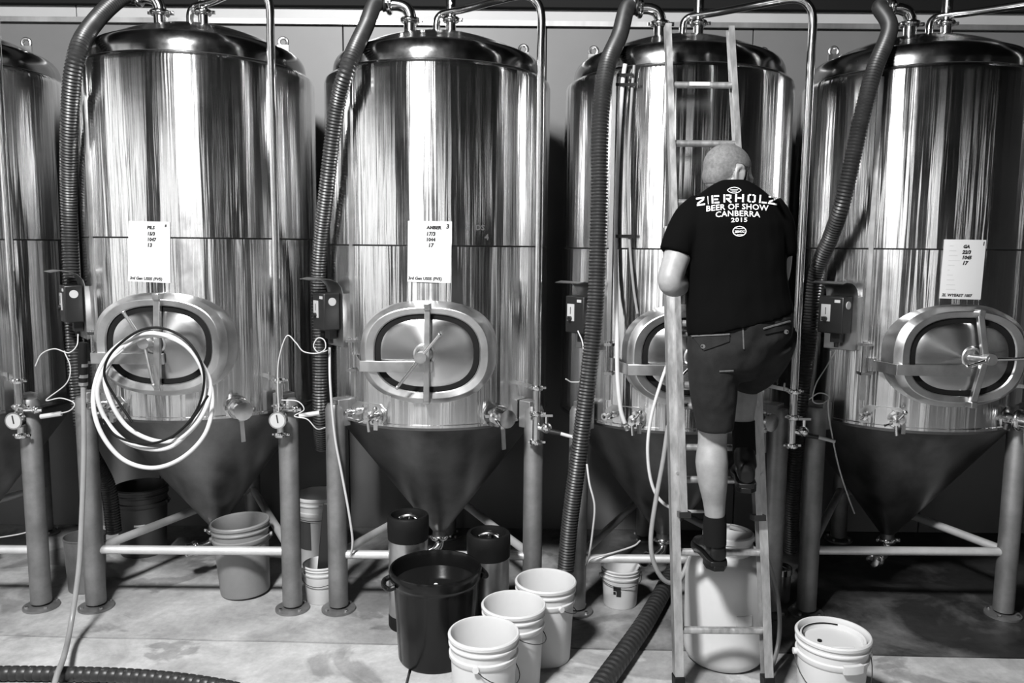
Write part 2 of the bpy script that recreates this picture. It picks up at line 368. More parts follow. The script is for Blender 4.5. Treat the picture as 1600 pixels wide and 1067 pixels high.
def build_tank(i, label, yoke, handles, legs, arm=True, pipe=.53, gauge=False, detail=True, coney=0):
    cx, dz = TC[i], DZ[i]
    root = thing('fermentation_tank', label, 'tank', (cx, ZA, 0), 'stainless fermenters along the wall')
    M = Matrix.Translation((cx, ZA, dz))
    Mf = Matrix.Translation((cx, ZA, 0))
    zr, zbm, zs = 2.765, 1.012, 1.895
    # jacket in two wrapped sheets with a joint between
    NJ = 128
    up = MB(M).lathe([(RJ-.012, zs+.002), (RJ, zs+.004), (RJ, zr-.045), (RJ-.006, zr-.022), (RJ-.022, zr-.006), (RJ-.042, zr), (.5, zr)], NJ).build('upper_jacket', 'jacket', root, 30)
    lo = MB(M).lathe([(.55, zbm-.004), (RJ-.01, zbm-.004), (RJ+.004, zbm), (RJ+.004, zbm+.012), (RJ, zbm+.016), (RJ, zs-.004), (RJ-.012, zs-.002)], NJ).build('lower_jacket', 'jacket', root, 30)
    MB(M).lathe([(RJ-.012, zs-.004), (RJ-.012, zs+.004)], NJ).build('jacket_joint', 'brace', root)
    # dome
    pr = [(.552, zr-.003), (.552, zr+.03)]
    for k in range(1, 8):
        a = R_(11.5*k); pr.append((.462+.09*math.cos(a), zr+.03+.09*math.sin(a)))
    for k in range(1, 9):
        q = 1-k/8; pr.append((max(.002, .478*q), zr+.118+.125*(1-q*q)))
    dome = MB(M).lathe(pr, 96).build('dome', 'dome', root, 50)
    MB(M).lathe([(.553, zr-.002), (.559, zr+.001), (.553, zr+.004)], 96).build('dome_seam', 'brace', dome)
    def dz_at(r): return zr+.118+.125*(1-(r/.478)**2)
    # cone and outlet
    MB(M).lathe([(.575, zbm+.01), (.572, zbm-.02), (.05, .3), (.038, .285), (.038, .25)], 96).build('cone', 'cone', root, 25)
    m = MB(M); clamp_ring(m, (0, 0, .245), (0, 0, 1), .034)
    pth = cat([(0, 0, .25), (0, 0, .21), (-.015, -.02, .18), (-.05, -.05, .165), (-.09, -.08, .165)], 5); m.tube(pth, .026, 12)
    clamp_ring(m, pth[-1], (-.7, -.5, 0), .03)
    ou = m.build('cone_outlet', 'steel', root)
    MB(M).lathe([(.027, 0), (.036, .01), (.036, .05), (.025, .055), (.001, .056)], 16, pth[-1], (-.75, -.66, 0)).build('outlet_cap', 'steel', ou)
    # vertical cover strip
    p = [fx(-.388, 1.14, .003), fx(-.388, zs-.01, .003), fx(-.388, zr-.05, .003)]
    MB(M).bar(p[0], p[-1], .022, .008, (-.65, -.76, 0)).build('cover_strip', 'satin', root)
    # legs with feet and braces
    (lx, rx), ly = legs, -.42
    base = [(lx, ly), (rx, ly), (.0, .665)]
    for (x, y) in base:
        zt_ = 1.1+dz
        l = MB(Mf).lathe([(.001, .03), (.05, .03), (.05, zt_-.03), (.04, zt_-.005), (.001, zt_)], 24, (x, y, 0)).build('leg', 'leg', root)
        MB(Mf).lathe([(.001, 0), (.088, 0), (.088, .011), (.05, .016), (.03, .018), (.03, .034), (.001, .034)], 32, (x, y, .001)).build('foot_plate', 'leg', l)
        for k in range(4):
            a = R_(45+90*k); MB(Mf).cyl((x+.07*math.cos(a), y+.07*math.sin(a), .012), (x+.07*math.cos(a), y+.07*math.sin(a), .024), .009, 6).build('foot_bolt', 'satin', l)
        q = Vector((x, y, 0)).normalized()
        MB(Mf).bar(Vector((x, y, .98+dz))-q*.03, Vector((x, y, 1.12+dz))-q*.03, .085, .07, q).build('leg_bracket', 'leg', l, bevel=.004)
    bz = [.31, .315, .3, .29, .345][i]
    for k in range(3):
        (x0, y0), (x1, y1) = base[k], base[(k+1) % 3]
        a, b = Vector((x0, y0, bz)), Vector((x1, y1, bz)); d = (b-a).normalized()
        MB(Mf).cyl(a+d*.04, b-d*.04, .0225, 16).build('brace_bar', 'bar', root)
    # lifting eyes
    for sx in (-1, 1):
        e = MB(M); z0 = dz_at(.45)-.01
        e.torus((sx*.452, 0, z0+.048), (0, 1, 0), .022, .009, 20, 8); e.box((sx*.452, 0, z0+.008), (.056, .018, .05)); e.build('lifting_eye', 'satin', root)
    # ---- manway
    zc = 1.385; A, B = .325, .245
    def ring(a, b, off):               # oval on a plane in front of the tank
        return [Vector((x, -RJ-off, zc+z)) for x, z in oval(a, b)]
    def rim(a, b, off):                # oval lying on the jacket
        return [fx(x, zc+z, off) for x, z in oval(a, b)]
    fr_ = MB(M).rings([rim(A+.006, B+.006, -.012), rim(A+.004, B+.004, .003), ring(A-.004, B-.004, .016), ring(A-.03, B-.024, .046), ring(A-.034, B-.028, .048), ring(A-.068, B-.052, .042), ring(A-.074, B-.057, .036), ring(A-.074, B-.057, -.03)], False).build('manway_frame', 'satin', root, 25)
    MB(M).rings([ring(A-.073, B-.056, .02), ring(A-.077, B-.06, .03), ring(A-.105, B-.085, .03), ring(A-.11, B-.09, .0)], False).build('gasket', 'black_rubber', fr_)
    dr_ = MB(M)
    rr = [(.0, .046), (.2, .0445), (.5, .0405), (.8, .0365), (.95, .034), (1, .03), (1, -.03)]
    dr_.rings([ring(max(.002, (A-.103)*q), max(.002, (B-.083)*q), off) for q, off in rr], False)
    door = dr_.build('manway_door', 'door', root, 50)
    yk = MB(M); py = -RJ-.075
    for (x0, z0, x1, z1, wd) in yoke:
        yk.bar((x0, py+.02, zc+z0), (x1, py, zc+z1), wd, .024, (0, 1, 0))
    tips = [(yoke[0][0], yoke[0][1]), (yoke[-1][2], yoke[-1][3]) if len(yoke) == 1 else (yoke[1][0], yoke[1][1])]
    for tx, tz in tips: yk.box((tx, -RJ-.04, zc+tz), (.03, .08, .03))
    yk.build('yoke_bar', 'satin', door, bevel=.003)
    hx, hz = handles[0]
    hb = MB(M); hb.cyl((hx*.3, -RJ-.03, zc+hz*.3), (hx, py-.05, zc+hz), .017, 16); hb.cyl((hx, py-.012, zc+hz), (hx, py-.055, zc+hz), .027, 20); hb.torus((hx*.5, -RJ-.037, zc+hz*.5), (0, 1, 0), .045, .012, 24, 8)
    hb.build('hub', 'satin', door)
    hn = MB(M)
    for (x1, z1) in handles[1:]: hn.cyl((hx, py-.042, zc+hz), (x1, py-.06, zc+z1), .0085, 12, .0075); 
    for (x1, z1) in handles[1:]: hn.sphere((x1, py-.06, zc+z1), .0095, 10, 6)
    hn.build('spoke_handle', 'steel' if i != 1 else 'satin', door)
    # hinge arm
    za_ = zc-.062; hxp = fx(-.385, za_, .02)
    h = MB(M); h.cyl(hxp+Vector((0, 0, -.045)), hxp+Vector((0, 0, .115)), .012, 12)
    h.cyl(hxp+Vector((.03, -.012, -.03)), hxp+Vector((.03, -.012, .035)), .022, 16)
    for q in (-.045, .1): h.box(hxp+Vector((.005, .01, q)), (.05, .06, .014))
    h.build('hinge', 'steel', root)
    MB(M).rings([[Vector((x, y, za_+s*.026)) + Vector((0, t, 0)) for s, t in ((-1, -.007), (1, -.007), (1, .007), (-1, .007))] for x, y in ((-.36, hxp.y-.03), (-.32, -RJ-.05), (-.2, -RJ-.058), (.0, -RJ-.058), (.03, -RJ-.058))]).build('hinge_arm', 'satin', root, bevel=.003)
    # ---- fittings below the manway
    sp = MB(M)
    c0, c1 = -.395, -.21
    outline = [(c0+.01, 1.02), (c1-.02, 1.02), (c1, 1.05), (c1, 1.09), (c1-.03, 1.12), (c0+.03, 1.12), (c0, 1.09), (c0, 1.04)]
    sp.rings([[fx(x, z, .001) for x, z in outline], [fx(x, z, .005) for x, z in outline]]).build('backing_plate', 'satin', root)
    n = cy(R_(-38), 1, 0); MB(M).lathe([(.02, 0), (.02, .015), (.012, .018), (.012, .045), (.019, .046), (.019, .075), (.009, .076), (.009, .06), (.001, .06)], 16, cy(R_(-38), RJ, 1.068), n).build('probe_stub', 'steel', root)
    s = MB(M); a = cy(R_(-25), RJ, 1.062); n = cy(R_(-25), 1, 0)
    s.lathe([(.04, .002), (.04, .01), (.02, .012), (.018, .045), (.03, .046), (.03, .06), (.016, .062), (.016, .1), (.001, .101)], 20, a, n)
    s.cyl(a+n*.07, a+n*.07+Vector((.03, -.02, .05)), .007, 8); s.cyl(a+n*.07, a+n*.07+Vector((-.055, 0, -.02)), .007, 8)
    s.sphere(a+n*.07+Vector((.03, -.02, .05)), .012); s.box(a+n*.07+Vector((.03, 0, -.035)), (.02, .03, .045)); s.cyl(a+n*.085+Vector((0, 0, -.01)), a+n*.085+Vector((.005, 0, -.065)), .009, 10)
    s.build('sample_valve', 'steel', root)
    n = cy(R_(32), 1, 0); butterfly(M, root, cy(R_(32), RJ, 1.065), n, 'racking_valve', (.05, 0, -1), .16, 1.25)
    # ---- top fittings
    m = MB(M); x0, y0 = -.13, -.16; z0 = dz_at(.2)
    m.cyl((x0, y0, z0-.02), (x0, y0, z0+.045), .032, 20); clamp_ring(m, (x0, y0, z0+.05), (0, 0, 1), .034)
    el = cat([(x0, y0, z0+.05), (x0, y0, z0+.075), (x0-.018, y0, z0+.11), (x0-.055, y0, z0+.126), (x0-.1, y0, z0+.128)], 6); m.tube(el, .03, 14)
    clamp_ring(m, (x0-.105, y0, z0+.128), (1, 0, 0), .034)
    m.build('hose_elbow', 'steel', root)
    m = MB(M); x1, y1 = .075, -.12; z1 = dz_at(.14)
    m.cyl((x1, y1, z1-.02), (x1, y1, z1+.2), .026, 20); clamp_ring(m, (x1, y1, z1+.055), (0, 0, 1), .03); m.cyl((x1, y1-.02, z1+.13), (x1, y1-.03, z1+.13), .008, 8)
    m.build('relief_port', 'steel', root)
    # ---- gas pipe over the dome and down the side
    pz = zr+.305
    px_, py_ = pipe, -.5
    pth = cat([(.0, -.1, z1-.02), (.0, -.1, z1+.04), (.012, -.1, z1+.075), (.05, -.115, z1+.092), (.16, -.2, z1+.09), (px_-.2, -.4, pz+.004), (px_-.085, py_+.01, pz), (px_-.025, py_, pz-.03), (px_, py_, pz-.095), (px_, py_, pz-.25)], 7)
    m = MB(M); m.tube(pth+[Vector((px_, py_, 1.2)), Vector((px_, py_, .93))], .0195, 14); gp = m.build('gas_pipe', 'steel', root)
    for z in (1.2, 1.07, .925):
        m = MB(M); clamp_ring(m, (px_, py_, z), (0, 0, 1), .022); m.build('pipe_clamp', 'steel', gp)
    m = MB(M); m.bar((px_, py_, 1.2), (px_-.14, py_+.12, 1.215), .018, .012); m.bar((px_-.05, py_, 1.2), (px_-.05, py_, 1.24), .006, .01); m.build('pipe_bracket', 'satin', gp)
    m = MB(M)
    if gauge:
        c = Vector((px_+.005, py_-.03, 1.01)); m.cyl(c, c+Vector((0, -.035, 0)), .043, 28); m.cyl((px_, py_, 1.01), c, .012, 10)
        m.cyl(c+Vector((.0, 0, .04)), c+Vector((0, .02, .07)), .012, 10)
        ga = m.build('pressure_gauge', 'steel', gp)
        f = MB(M); f.cyl(c+Vector((0, -.035, 0)), c+Vector((0, -.037, 0)), .036, 28); f.build('gauge_face', 'gauge_face', root)
        f = MB(M); f.bar(c+Vector((-.003, -.038, .028)), c+Vector((.003, -.038, -.012)), .006, .002); f.build('gauge_needle', 'ink', root)
        h = MB(M); h.cyl((px_, py_, 1.05), (px_+.1, py_+.02, 1.05), .011, 10); h.sphere((px_+.07, py_+.02, 1.05), .02); h.build('side_tap', 'steel', gp)
        h = MB(M); h.cyl((px_+.09, py_+.02, 1.015), (px_+.19, py_+.03, 1.03), .012, 10); h.build('side_tap_handle', 'cable', gp)
    else:
        m.cyl((px_, py_, 1.0), (px_+.07, py_-.02, .985), .016, 12); m.sphere((px_+.05, py_-.015, 1.0), .028); m.cyl((px_+.05, py_-.015, 1.0), (px_+.05, py_-.02, 1.06), .009, 8); m.box((px_+.05, py_-.02, 1.065), (.06, .02, .012))
        m.build('side_tap', 'steel', gp)
        h = MB(M); h.cyl((px_+.06, py_-.02, .985), (px_+.12, py_-.03, .975), .015, 12, .012); h.build('side_tap_collar', 'black_plastic', gp)
        h = MB(M); h.cyl((px_+.12, py_-.03, .975), (px_+.2, py_-.04, .955), .009, 12); h.build('side_tap_handle', 'cable', gp)
    # ---- controller on a hooded plate
    ph = R_(-52); n = cy(ph, 1, 0); t = Vector((math.cos(ph), math.sin(ph), 0)); z = Vector((0, 0, 1))
    def at(u, o, h): return n*(RJ+o)+t*u+z*h
    m = MB(M); sh = []
    prof = [(.02, 1.385), (.02, 1.655), (.028, 1.685), (.05, 1.71), (.085, 1.725), (.13, 1.73), (.17, 1.722)]
    fs = [[at(-.085, o_, h), at(.085, o_, h), at(.085, o_+.004, h+.003), at(-.085, o_+.004, h+.003)] for o_, h in prof]
    m.rings(fs); m.bar(at(.085, .0, 1.39), at(.085, .0, 1.655), .006, .05, n); ho = m.build('controller_hood', 'satin', root)
    rot = Matrix((t, n, z)).transposed().to_4x4()
    bx = MB(M).box(at(-.005, .07, 1.565), (.135, .085, .185), rot).build('controller', 'black_plastic', root, bevel=.006)
    m = MB(M).box(at(-.03, .114, 1.575), (.05, .004, .085), rot); m.box(at(.03, .114, 1.635), (.03, .003, .014), rot); m.build('display_panel', 'gauge_face', bx)
    m = MB(M).box(at(-.03, .117, 1.585), (.003, .002, .035), rot); m.box(at(-.045, .117, 1.545), (.014, .002, .02), rot); m.build('display_needle', 'ink', bx)
    m = MB(M); m.cyl(at(-.03, .112, 1.545), at(-.03, .128, 1.545), .012, 16); m.build('dial_knob', 'black_plastic', bx)
    m = MB(M); m.cyl(at(.0625, .07, 1.615)-t*.003, at(.0625, .07, 1.615)+t*.004, .02, 20); m.build('round_badge', 'gauge_face', bx)
    m = MB(M).box(at(0, .05, 1.455), (.05, .04, .06), rot); m.cyl(at(0, .05, 1.43), at(0, .05, 1.4), .012, 10); m.build('cable_gland', 'black_plastic', bx)
    return root
V1 = [(.0, .215, .0, -.215, .03)]
build_tank(0, 'fermenter at the end of the row, mostly cut off by the frame edge', V1, [(0, 0), (.1, .1), (-.1, -.1)], (-.49, .60), pipe=.6, gauge=True)
build_tank(1, 'stainless fermenter with a coil of milky hose hung on its hatch', [(.01, .235, .0, -.2, .032)], [(-.035, .02), (-.115, .165), (.01, -.175)], (-.48, .547), gauge=True)
build_tank(2, 'stainless fermenter behind the black bin and three open pails', [(.005, .225, .0, -.225, .028)], [(-.022, -.01), (.068, .1), (-.13, -.15)], (-.49, .52))
build_tank(3, 'stainless fermenter with the aluminium ladder leaned against it', V1, [(0, 0), (.1, .1), (-.1, -.1)], (-.527, .49))
build_tank(4, 'stainless fermenter marked GA whose hatch handle points sideways', [(.055, .215, .085, .0, .03), (.05, -.225, .085, .0, .03)], [(.085, .0), (-.03, -.03), (.28, .01)], (-.6, .43))

# ------------------------------------------------------------------ batch sheets on the tanks
def sheet(i, corners, label, big, bottom):
    cx, dz = TC[i], DZ[i]
    def hit(px, py):
        d = ray(px, py); a = d.x**2+d.y**2; b = -2*(d.x*cx+d.y*ZA); c = cx*cx+ZA*ZA-RJ*RJ
        t = (-b-math.sqrt(b*b-4*a*c))/(2*a); return d.x*t-cx, H+d.z*t
    tl, tr, br, bl = [hit(*c) for c in corners]
    def pos(u, v, off):               # u across 0..1, v down 0..1
        x = (tl[0]*(1-u)+tr[0]*u)*(1-v)+(bl[0]*(1-u)+br[0]*u)*v
        z = (tl[1]*(1-u)+tr[1]*u)*(1-v)+(bl[1]*(1-u)+br[1]*u)*v
        return Vector((cx, ZA, 0))+fx(x, z, off)
    n = 12; m = MB(); vs = []; fs = []
    for k, off in enumerate((.002, .005)):
        for j in range(n+1):
            for a in range(n+1): vs.append(pos(a/n, j/n, off))
    S = (n+1)**2
    for j in range(n):
        for a in range(n):
            q = j*(n+1)+a; fs.append([S+q, S+q+n+1, S+q+n+2, S+q+1]); fs.append([q, q+1, q+n+2, q+n+1])
    for k in range(n):
        for (p, q) in ((k, k+1), (n*(n+1)+k+1, n*(n+1)+k), ((k+1)*(n+1), k*(n+1)), (k*(n+1)+n, (k+1)*(n+1)+n)): fs.append([p, q, q+S, p+S])
    m.add(vs, fs); root = m.build('batch_sheet', 'paper'); tag(root, label, 'sheet', 'batch sheets stuck on the fermenters'); reorg(root)
    w_ = (Vector(pos(1, .5, 0))-Vector(pos(0, .5, 0))).length; h_ = (Vector(pos(.5, 1, 0))-Vector(pos(.5, 0, 0))).length
    for (s, u, v, size, sh) in big+bottom:
        tv, tf = text_mb(s, size*h_, .0014 if size > .07 else .001, sh)
        MB().add([pos(u+q.x/w_, v-q.y/h_, .0056) for q in tv], tf).build('handwriting', 'ink', root)
    pr = MB()
    for k, ln in enumerate((.09, .16, .2, .26, .15, .05, .13, .17, .2, .22)):
        v = .1+.082*k; u0 = .13
        pr.add([pos(u0, v, .0056), pos(u0+ln, v, .0056), pos(u0+ln, v+.012, .0056), pos(u0, v+.012, .0056)], [[0, 1, 2, 3]])
    pr.build('printed_lines', 'faint', root)
sheet(1, [(202, 345), (266, 347), (267, 442), (201, 439)], 'batch sheet reading PILS 1047, stuck above the hose coil', [('8', .88, .085, .065, .1), ('PILS', .47, .125, .075, .1), ('15/3', .47, .225, .075, .15), ('1047', .47, .32, .075, .1), ('13', .47, .415, .085, .1)], [('3rd Gen US05 (FV5)', .05, .965, .066, .2)])
sheet(2, [(638, 345), (706, 346), (704, 442), (637, 440)], 'batch sheet reading AMBER 17/3 on the tank behind the black bin', [('3', .87, .115, .1, .1), ('AMBER', .43, .13, .075, .1), ('17/3', .42, .235, .085, .1), ('1044', .42, .325, .075, .05), ('17', .47, .42, .085, .1)], [('3rd Gen US05 (FV5)', .02, .96, .066, .1)])
sheet(4, [(1475, 374), (1540, 375), (1531, 468), (1467, 466)], 'batch sheet reading GA 22/3, beside the man and his ladder', [('1', .91, .09, .085, .1), ('GA', .44, .14, .075, .2), ('22/3', .43, .235, .08, .2), ('1045', .43, .325, .08, .2), ('17', .45, .42, .085, .25)], [('2L WYEAST 1007', .05, .96, .066, .2)])
# faded marker writing left on the second full tank
Mx = Matrix.Translation((TC[2], ZA, 0))
for s, x0, z0, sz in (('S   DS', .18, 1.972, .035), ('4', .268, 1.925, .04)):
    tv, tf = text_mb(s, sz, .001); MB().add([Mx @ fx(x0+q.x, z0+q.y, .0015) for q in tv], tf).build('faded_writing', 'ghost', [o for o in bpy.data.objects if o.name == 'fermentation_tank.002'][0])

# ------------------------------------------------------------------ hoses
def corrugated(name, pts, r, pitch, depth, label, m='hose', n=20, cat_='hose', group=None, pattern=(0, 1)):
    path = resample(cat(pts, 14), pitch/len(pattern))
    rad = [r-depth*pattern[k % len(pattern)] for k in range(len(path))]
    o = MB().tube(path, rad, n).build(name, m, None, 30); tag(o, label, cat_, group); return reorg(o)
def hose(name, pts, r, label, m, category='hose', n=10, group=None, seg=10):
    o = MB().tube(cat(pts, seg), r, n).build(name, m, None, 60); tag(o, label, category, group); return reorg(o)
def elbow_end(i):
    x0, y0 = -.13, -.16; z0 = 2.765+.118+.125*(1-(.2/.478)**2)
    return Vector((TC[i]+x0-.112, ZA+y0, z0+.128+DZ[i]))
def drop(i, pts):
    e = elbow_end(i)
    return [e, e+Vector((-.06, -.03, -.005))]+[PT(*p) for p in pts]
G = 'corrugated hoses dropping from the tank tops'
corrugated('suction_hose', drop(1, [(150, 32, 4.12), (120, 85, 3.94), (109, 180, 4.01), (108, 330, 4.2), (113, 470, 4.2), (120, 590, 4.18), (135, 690, 4.18), (168, 760, 4.3), (178, 830, 4.35)]), .042, .0155, .0055, 'black corrugated hose down past the controller of the coil-draped tank', group=G)
corrugated('suction_hose', drop(2, [(572, 40, 4.12), (545, 100, 3.92), (526, 170, 3.99), (511, 290, 4.08), (498, 420, 4.22), (500, 540, 4.23), (500, 640, 4.24), (503, 700, 4.35)]), .040, .0155, .0055, 'black corrugated hose left of the AMBER sheet, hanging from tank top', group=G)
corrugated('suction_hose', drop(3, [(968, 55, 4.1), (948, 105, 3.93), (938, 190, 3.84), (936, 330, 3.82), (930, 480, 3.80), (917, 610, 3.78), (903, 720, 3.80), (890, 820, 3.86), (884, 890, 3.9)]), .042, .0155, .0055, 'black corrugated hose beside the ladder, reaching down near the pails', group=G)
corrugated('suction_hose', drop(4, [(1390, 45, 4.1), (1366, 110, 3.95), (1345, 190, 3.9), (1318, 310, 3.93), (1298, 370, 4.06), (1275, 430, 4.185), (1263, 540, 4.21), (1250, 640, 4.25), (1240, 760, 4.35), (1236, 860, 4.45)]), .040, .0155, .0055, 'black corrugated hose slanting down behind the pipe, past the GA tank controller', group=G)
hose('beer_hose', [PT(130, 600, 3.88), PT(131, 700, 3.85), PT(128, 800, 3.8), PT(123, 890, 3.72), PT(110, 980, 3.6), FL(100, 1025, .1), FL(89, 1055, .085), FL(78, 1095, .04), FL(55, 1150, .013)], .0125, 'thin grey hose hanging straight down and trailing onto the floor', 'grey_hose')
m = MB(); m.tube([PT(130, 535, 3.88), PT(129, 560, 3.88), PT(130, 600, 3.88)], [.018, .022, .02], 14); o = m.build('hose_gun', 'black_rubber'); tag(o, 'black spray gun fitting at the top of the thin grey hose', 'hose fitting'); reorg(o)
for y in (568, 585, 597): MB().cyl(PT(130, y, 3.88), PT(130, y+5, 3.88), .021, 16).build('coupling', 'satin', o)
corrugated('delivery_hose', [FL(-90, 1056, .032), FL(0, 1052, .032), FL(110, 1053, .032), FL(200, 1056, .032), FL(290, 1064, .032), FL(370, 1078, .032), FL(450, 1102, .032)], .032, .036, .004, 'dark ribbed hose lying across the foreground floor', pattern=(0, 0, 0, 1))
corrugated('delivery_hose', [FL(1065, 872, .05), FL(1048, 900, .05), FL(1032, 930, .05), FL(1006, 975, .05), FL(975, 1020, .05), FL(945, 1062, .05), FL(905, 1120, .05)], .046, .04, .006, 'thick black ribbed hose on the floor beside the ladder foot', pattern=(0, 0, 0, 1))
# coil over the hatch handle of the first full tank
def loop(pts, Y0, amp=.03): return [PT(x, y, Y0+amp*math.sin(k*1.7)) for k, (x, y) in enumerate(pts)]
Y0 = 3.725
coil = [(176, 556), (205, 531), (240, 521), (285, 535), (318, 575), (332, 620), (322, 675), (285, 715), (238, 731), (190, 716), (155, 670), (146, 615), (165, 560), (205, 527), (250, 522), (295, 545), (328, 595), (318, 645), (285, 683), (245, 689), (200, 668), (172, 625), (165, 585), (190, 545), (240, 524), (290, 540), (318, 585), (314, 640), (285, 685), (250, 702), (200, 692), (165, 655), (152, 610), (168, 568), (192, 545)]
hose('hose_coil', loop(coil, Y0, .018), .0105, 'coil of milky white hose hung over the tank hatch handle', 'clear_hose', n=10)
hose('hose_coil', loop([(207, 660), (180, 620), (163, 585), (175, 550), (215, 518), (255, 513), (295, 535), (318, 580), (312, 630), (285, 670), (250, 690), (215, 692), (180, 680), (160, 655)], Y0-.035, .012), .006, 'thin black hose looped with the milky coil', 'black_rubber', n=8)
hose('hose_length', loop([(325, 618), (300, 655), (268, 684)], Y0-.07, .0), .006, 'short black hose end poking across the lower coil', 'black_rubber', n=8)
# cables
C = 'thin white cables by the controllers'
def cable(pts, label, r=.004, m='cable'): return hose('cable', [PT(*p) for p in pts], r, label, m, 'cable', 7)
cable([(515, 543, 3.98), (516, 600, 3.95), (523, 680, 3.97), (534, 740, 3.98), (545, 800, 3.98), (551, 845, 4.0), (548, 868, 4.03)], 'white cable dropping from the controller of the AMBER tank', .0065)
cable([(436, 655, 3.93), (434, 600, 3.93), (436, 560, 3.93), (448, 525, 3.92), (462, 535, 3.92), (474, 549, 3.92), (495, 552, 3.92), (508, 545, 3.92), (507, 532, 3.92), (497, 528, 3.92), (490, 540, 3.92), (498, 551, 3.92), (513, 547, 3.95)], 'curly white cable bridging pressure gauge and the AMBER tank controller', .003)
cable([(122, 522, 3.95), (120, 540, 3.93), (107, 551, 3.92), (85, 545, 3.92), (65, 553, 3.92), (55, 572, 3.92)], 'white cable curving left from the controller beside the coil', .003)
cable([(100, 548, 3.92), (110, 575, 3.92), (103, 600, 3.92), (72, 625, 3.92), (95, 622, 3.92), (116, 630, 3.92), (108, 642, 3.92), (80, 648, 3.92)], 'looping white cable near the gauge at the frame edge', .003)
cable([(440, 625, 3.93), (465, 627, 3.92), (475, 640, 3.92), (460, 650, 3.92), (480, 655, 3.92), (495, 670, 3.93), (508, 668, 3.97)], 'short white cable beside the second pressure gauge', .003)
cable([(903, 517, 3.98), (911, 540, 3.92), (912, 590, 3.9), (895, 597, 3.88), (884, 592, 3.86)], 'white wire below the controller beside the ladder tank', .0035)
cable([(917, 725, 3.74), (921, 755, 3.72), (929, 790, 3.72), (926, 830, 3.75), (921, 865, 3.8), (916, 883, 3.95), (924, 873, 4.0), (960, 863, 4.05), (990, 853, 4.1), (1000, 845, 4.15)], 'white cable looped over the brace bar next to the tall pail', .005)
cable([(1298, 548, 3.98), (1296, 610, 3.95), (1294, 640, 3.95), (1302, 690, 3.96), (1312, 735, 3.98), (1325, 775, 4.05), (1335, 802, 4.15)], 'pale cable hanging under the controller of the GA tank', .004)
cable([(1306, 548, 3.97), (1290, 575, 3.93), (1275, 600, 3.9), (1270, 626, 3.9), (1285, 630, 3.9), (1296, 620, 3.92), (1280, 614, 3.9), (1264, 624, 3.9)], 'looped wire beside the pipe valves of the GA tank', .003)
cable([(-20, 842, 4.3), (10, 838, 4.28), (40, 832, 4.26), (70, 820, 4.22)], 'faint cable trailing low behind the leg at the frame edge', .004)
# sight hoses and tape on the ladder tank
def on3(px, py, off=.02):
    d = ray(px, py); cx = TC[3]; a = d.x**2+d.y**2; b = -2*(d.x*cx+d.y*ZA); c = cx*cx+ZA*ZA-(RJ+off)**2
    t = (-b-math.sqrt(max(0, b*b-4*a*c)))/(2*a); return Vector((d.x*t, d.y*t, H+d.z*t))
hose('sight_hose', [on3(977, 100), on3(973, 130), on3(966, 230), on3(962, 350), on3(963, 460, .03), on3(964, 530, .075), on3(965, 590, .075), on3(970, 640, .07), on3(980, 672, .05)], .011, 'pale sight hose running down the front of the ladder tank', 'clear_hose', 'hose')
hose('sight_hose', [on3(991, 102), on3(987, 150), on3(982, 250), on3(983, 360), on3(989, 440), on3(996, 490)], .007, 'grey hose taped beside the pale sight hose', 'grey_hose', 'hose')
for k, (x0, x1, y) in enumerate([(964, 990, 117), (962, 996, 132), (962, 992, 369)]):
    m = MB(); n = 6
    m.rings([[on3(x0+(x1-x0)*q/n, y-2.5, .033), on3(x0+(x1-x0)*q/n, y+2.5, .033), on3(x0+(x1-x0)*q/n, y+2.5, .036), on3(x0+(x1-x0)*q/n, y-2.5, .036)] for q in range(n+1)])
    o = m.build('tape_strip', 'black_rubber'); tag(o, ['black tape strip uppermost over the sight hose', 'black tape strip just under the topmost one', 'black tape strip halfway down the sight hose'][k], 'tape', 'tape strips on the sight hose'); reorg(o)
hose('transfer_hose', [PT(1046, 560, 3.66), PT(1032, 600, 3.66), PT(1018, 650, 3.68), PT(1012, 700, 3.7), PT(1017, 750, 3.72), PT(1032, 782, 3.72), PT(1060, 797, 3.72), PT(1100, 799, 3.75), PT(1128, 797, 3.8)], .008, 'thin pale hose arcing behind the ladder stile at knee height', 'clear_hose')
hose('transfer_hose', [PT(1044, 665, 3.66), PT(1036, 720, 3.64), PT(1025, 780, 3.62), PT(1017, 840, 3.6), PT(1022, 880, 3.6), PT(1040, 908, 3.62), PT(1062, 905, 3.68), PT(1078, 870, 3.75)], .011, 'grey hose looping low behind the ladder stile', 'grey_hose')
hose('transfer_hose', [PT(1140, 822, 3.62), PT(1165, 832, 3.6), PT(1188, 852, 3.6), PT(1203, 885, 3.6), PT(1216, 940, 3.58), PT(1218, 985, 3.56), PT(1213, 1020, 3.52), FL(1203, 1050, .012)], .01, 'grey hose curving down the side of the milky drum', 'grey_hose')

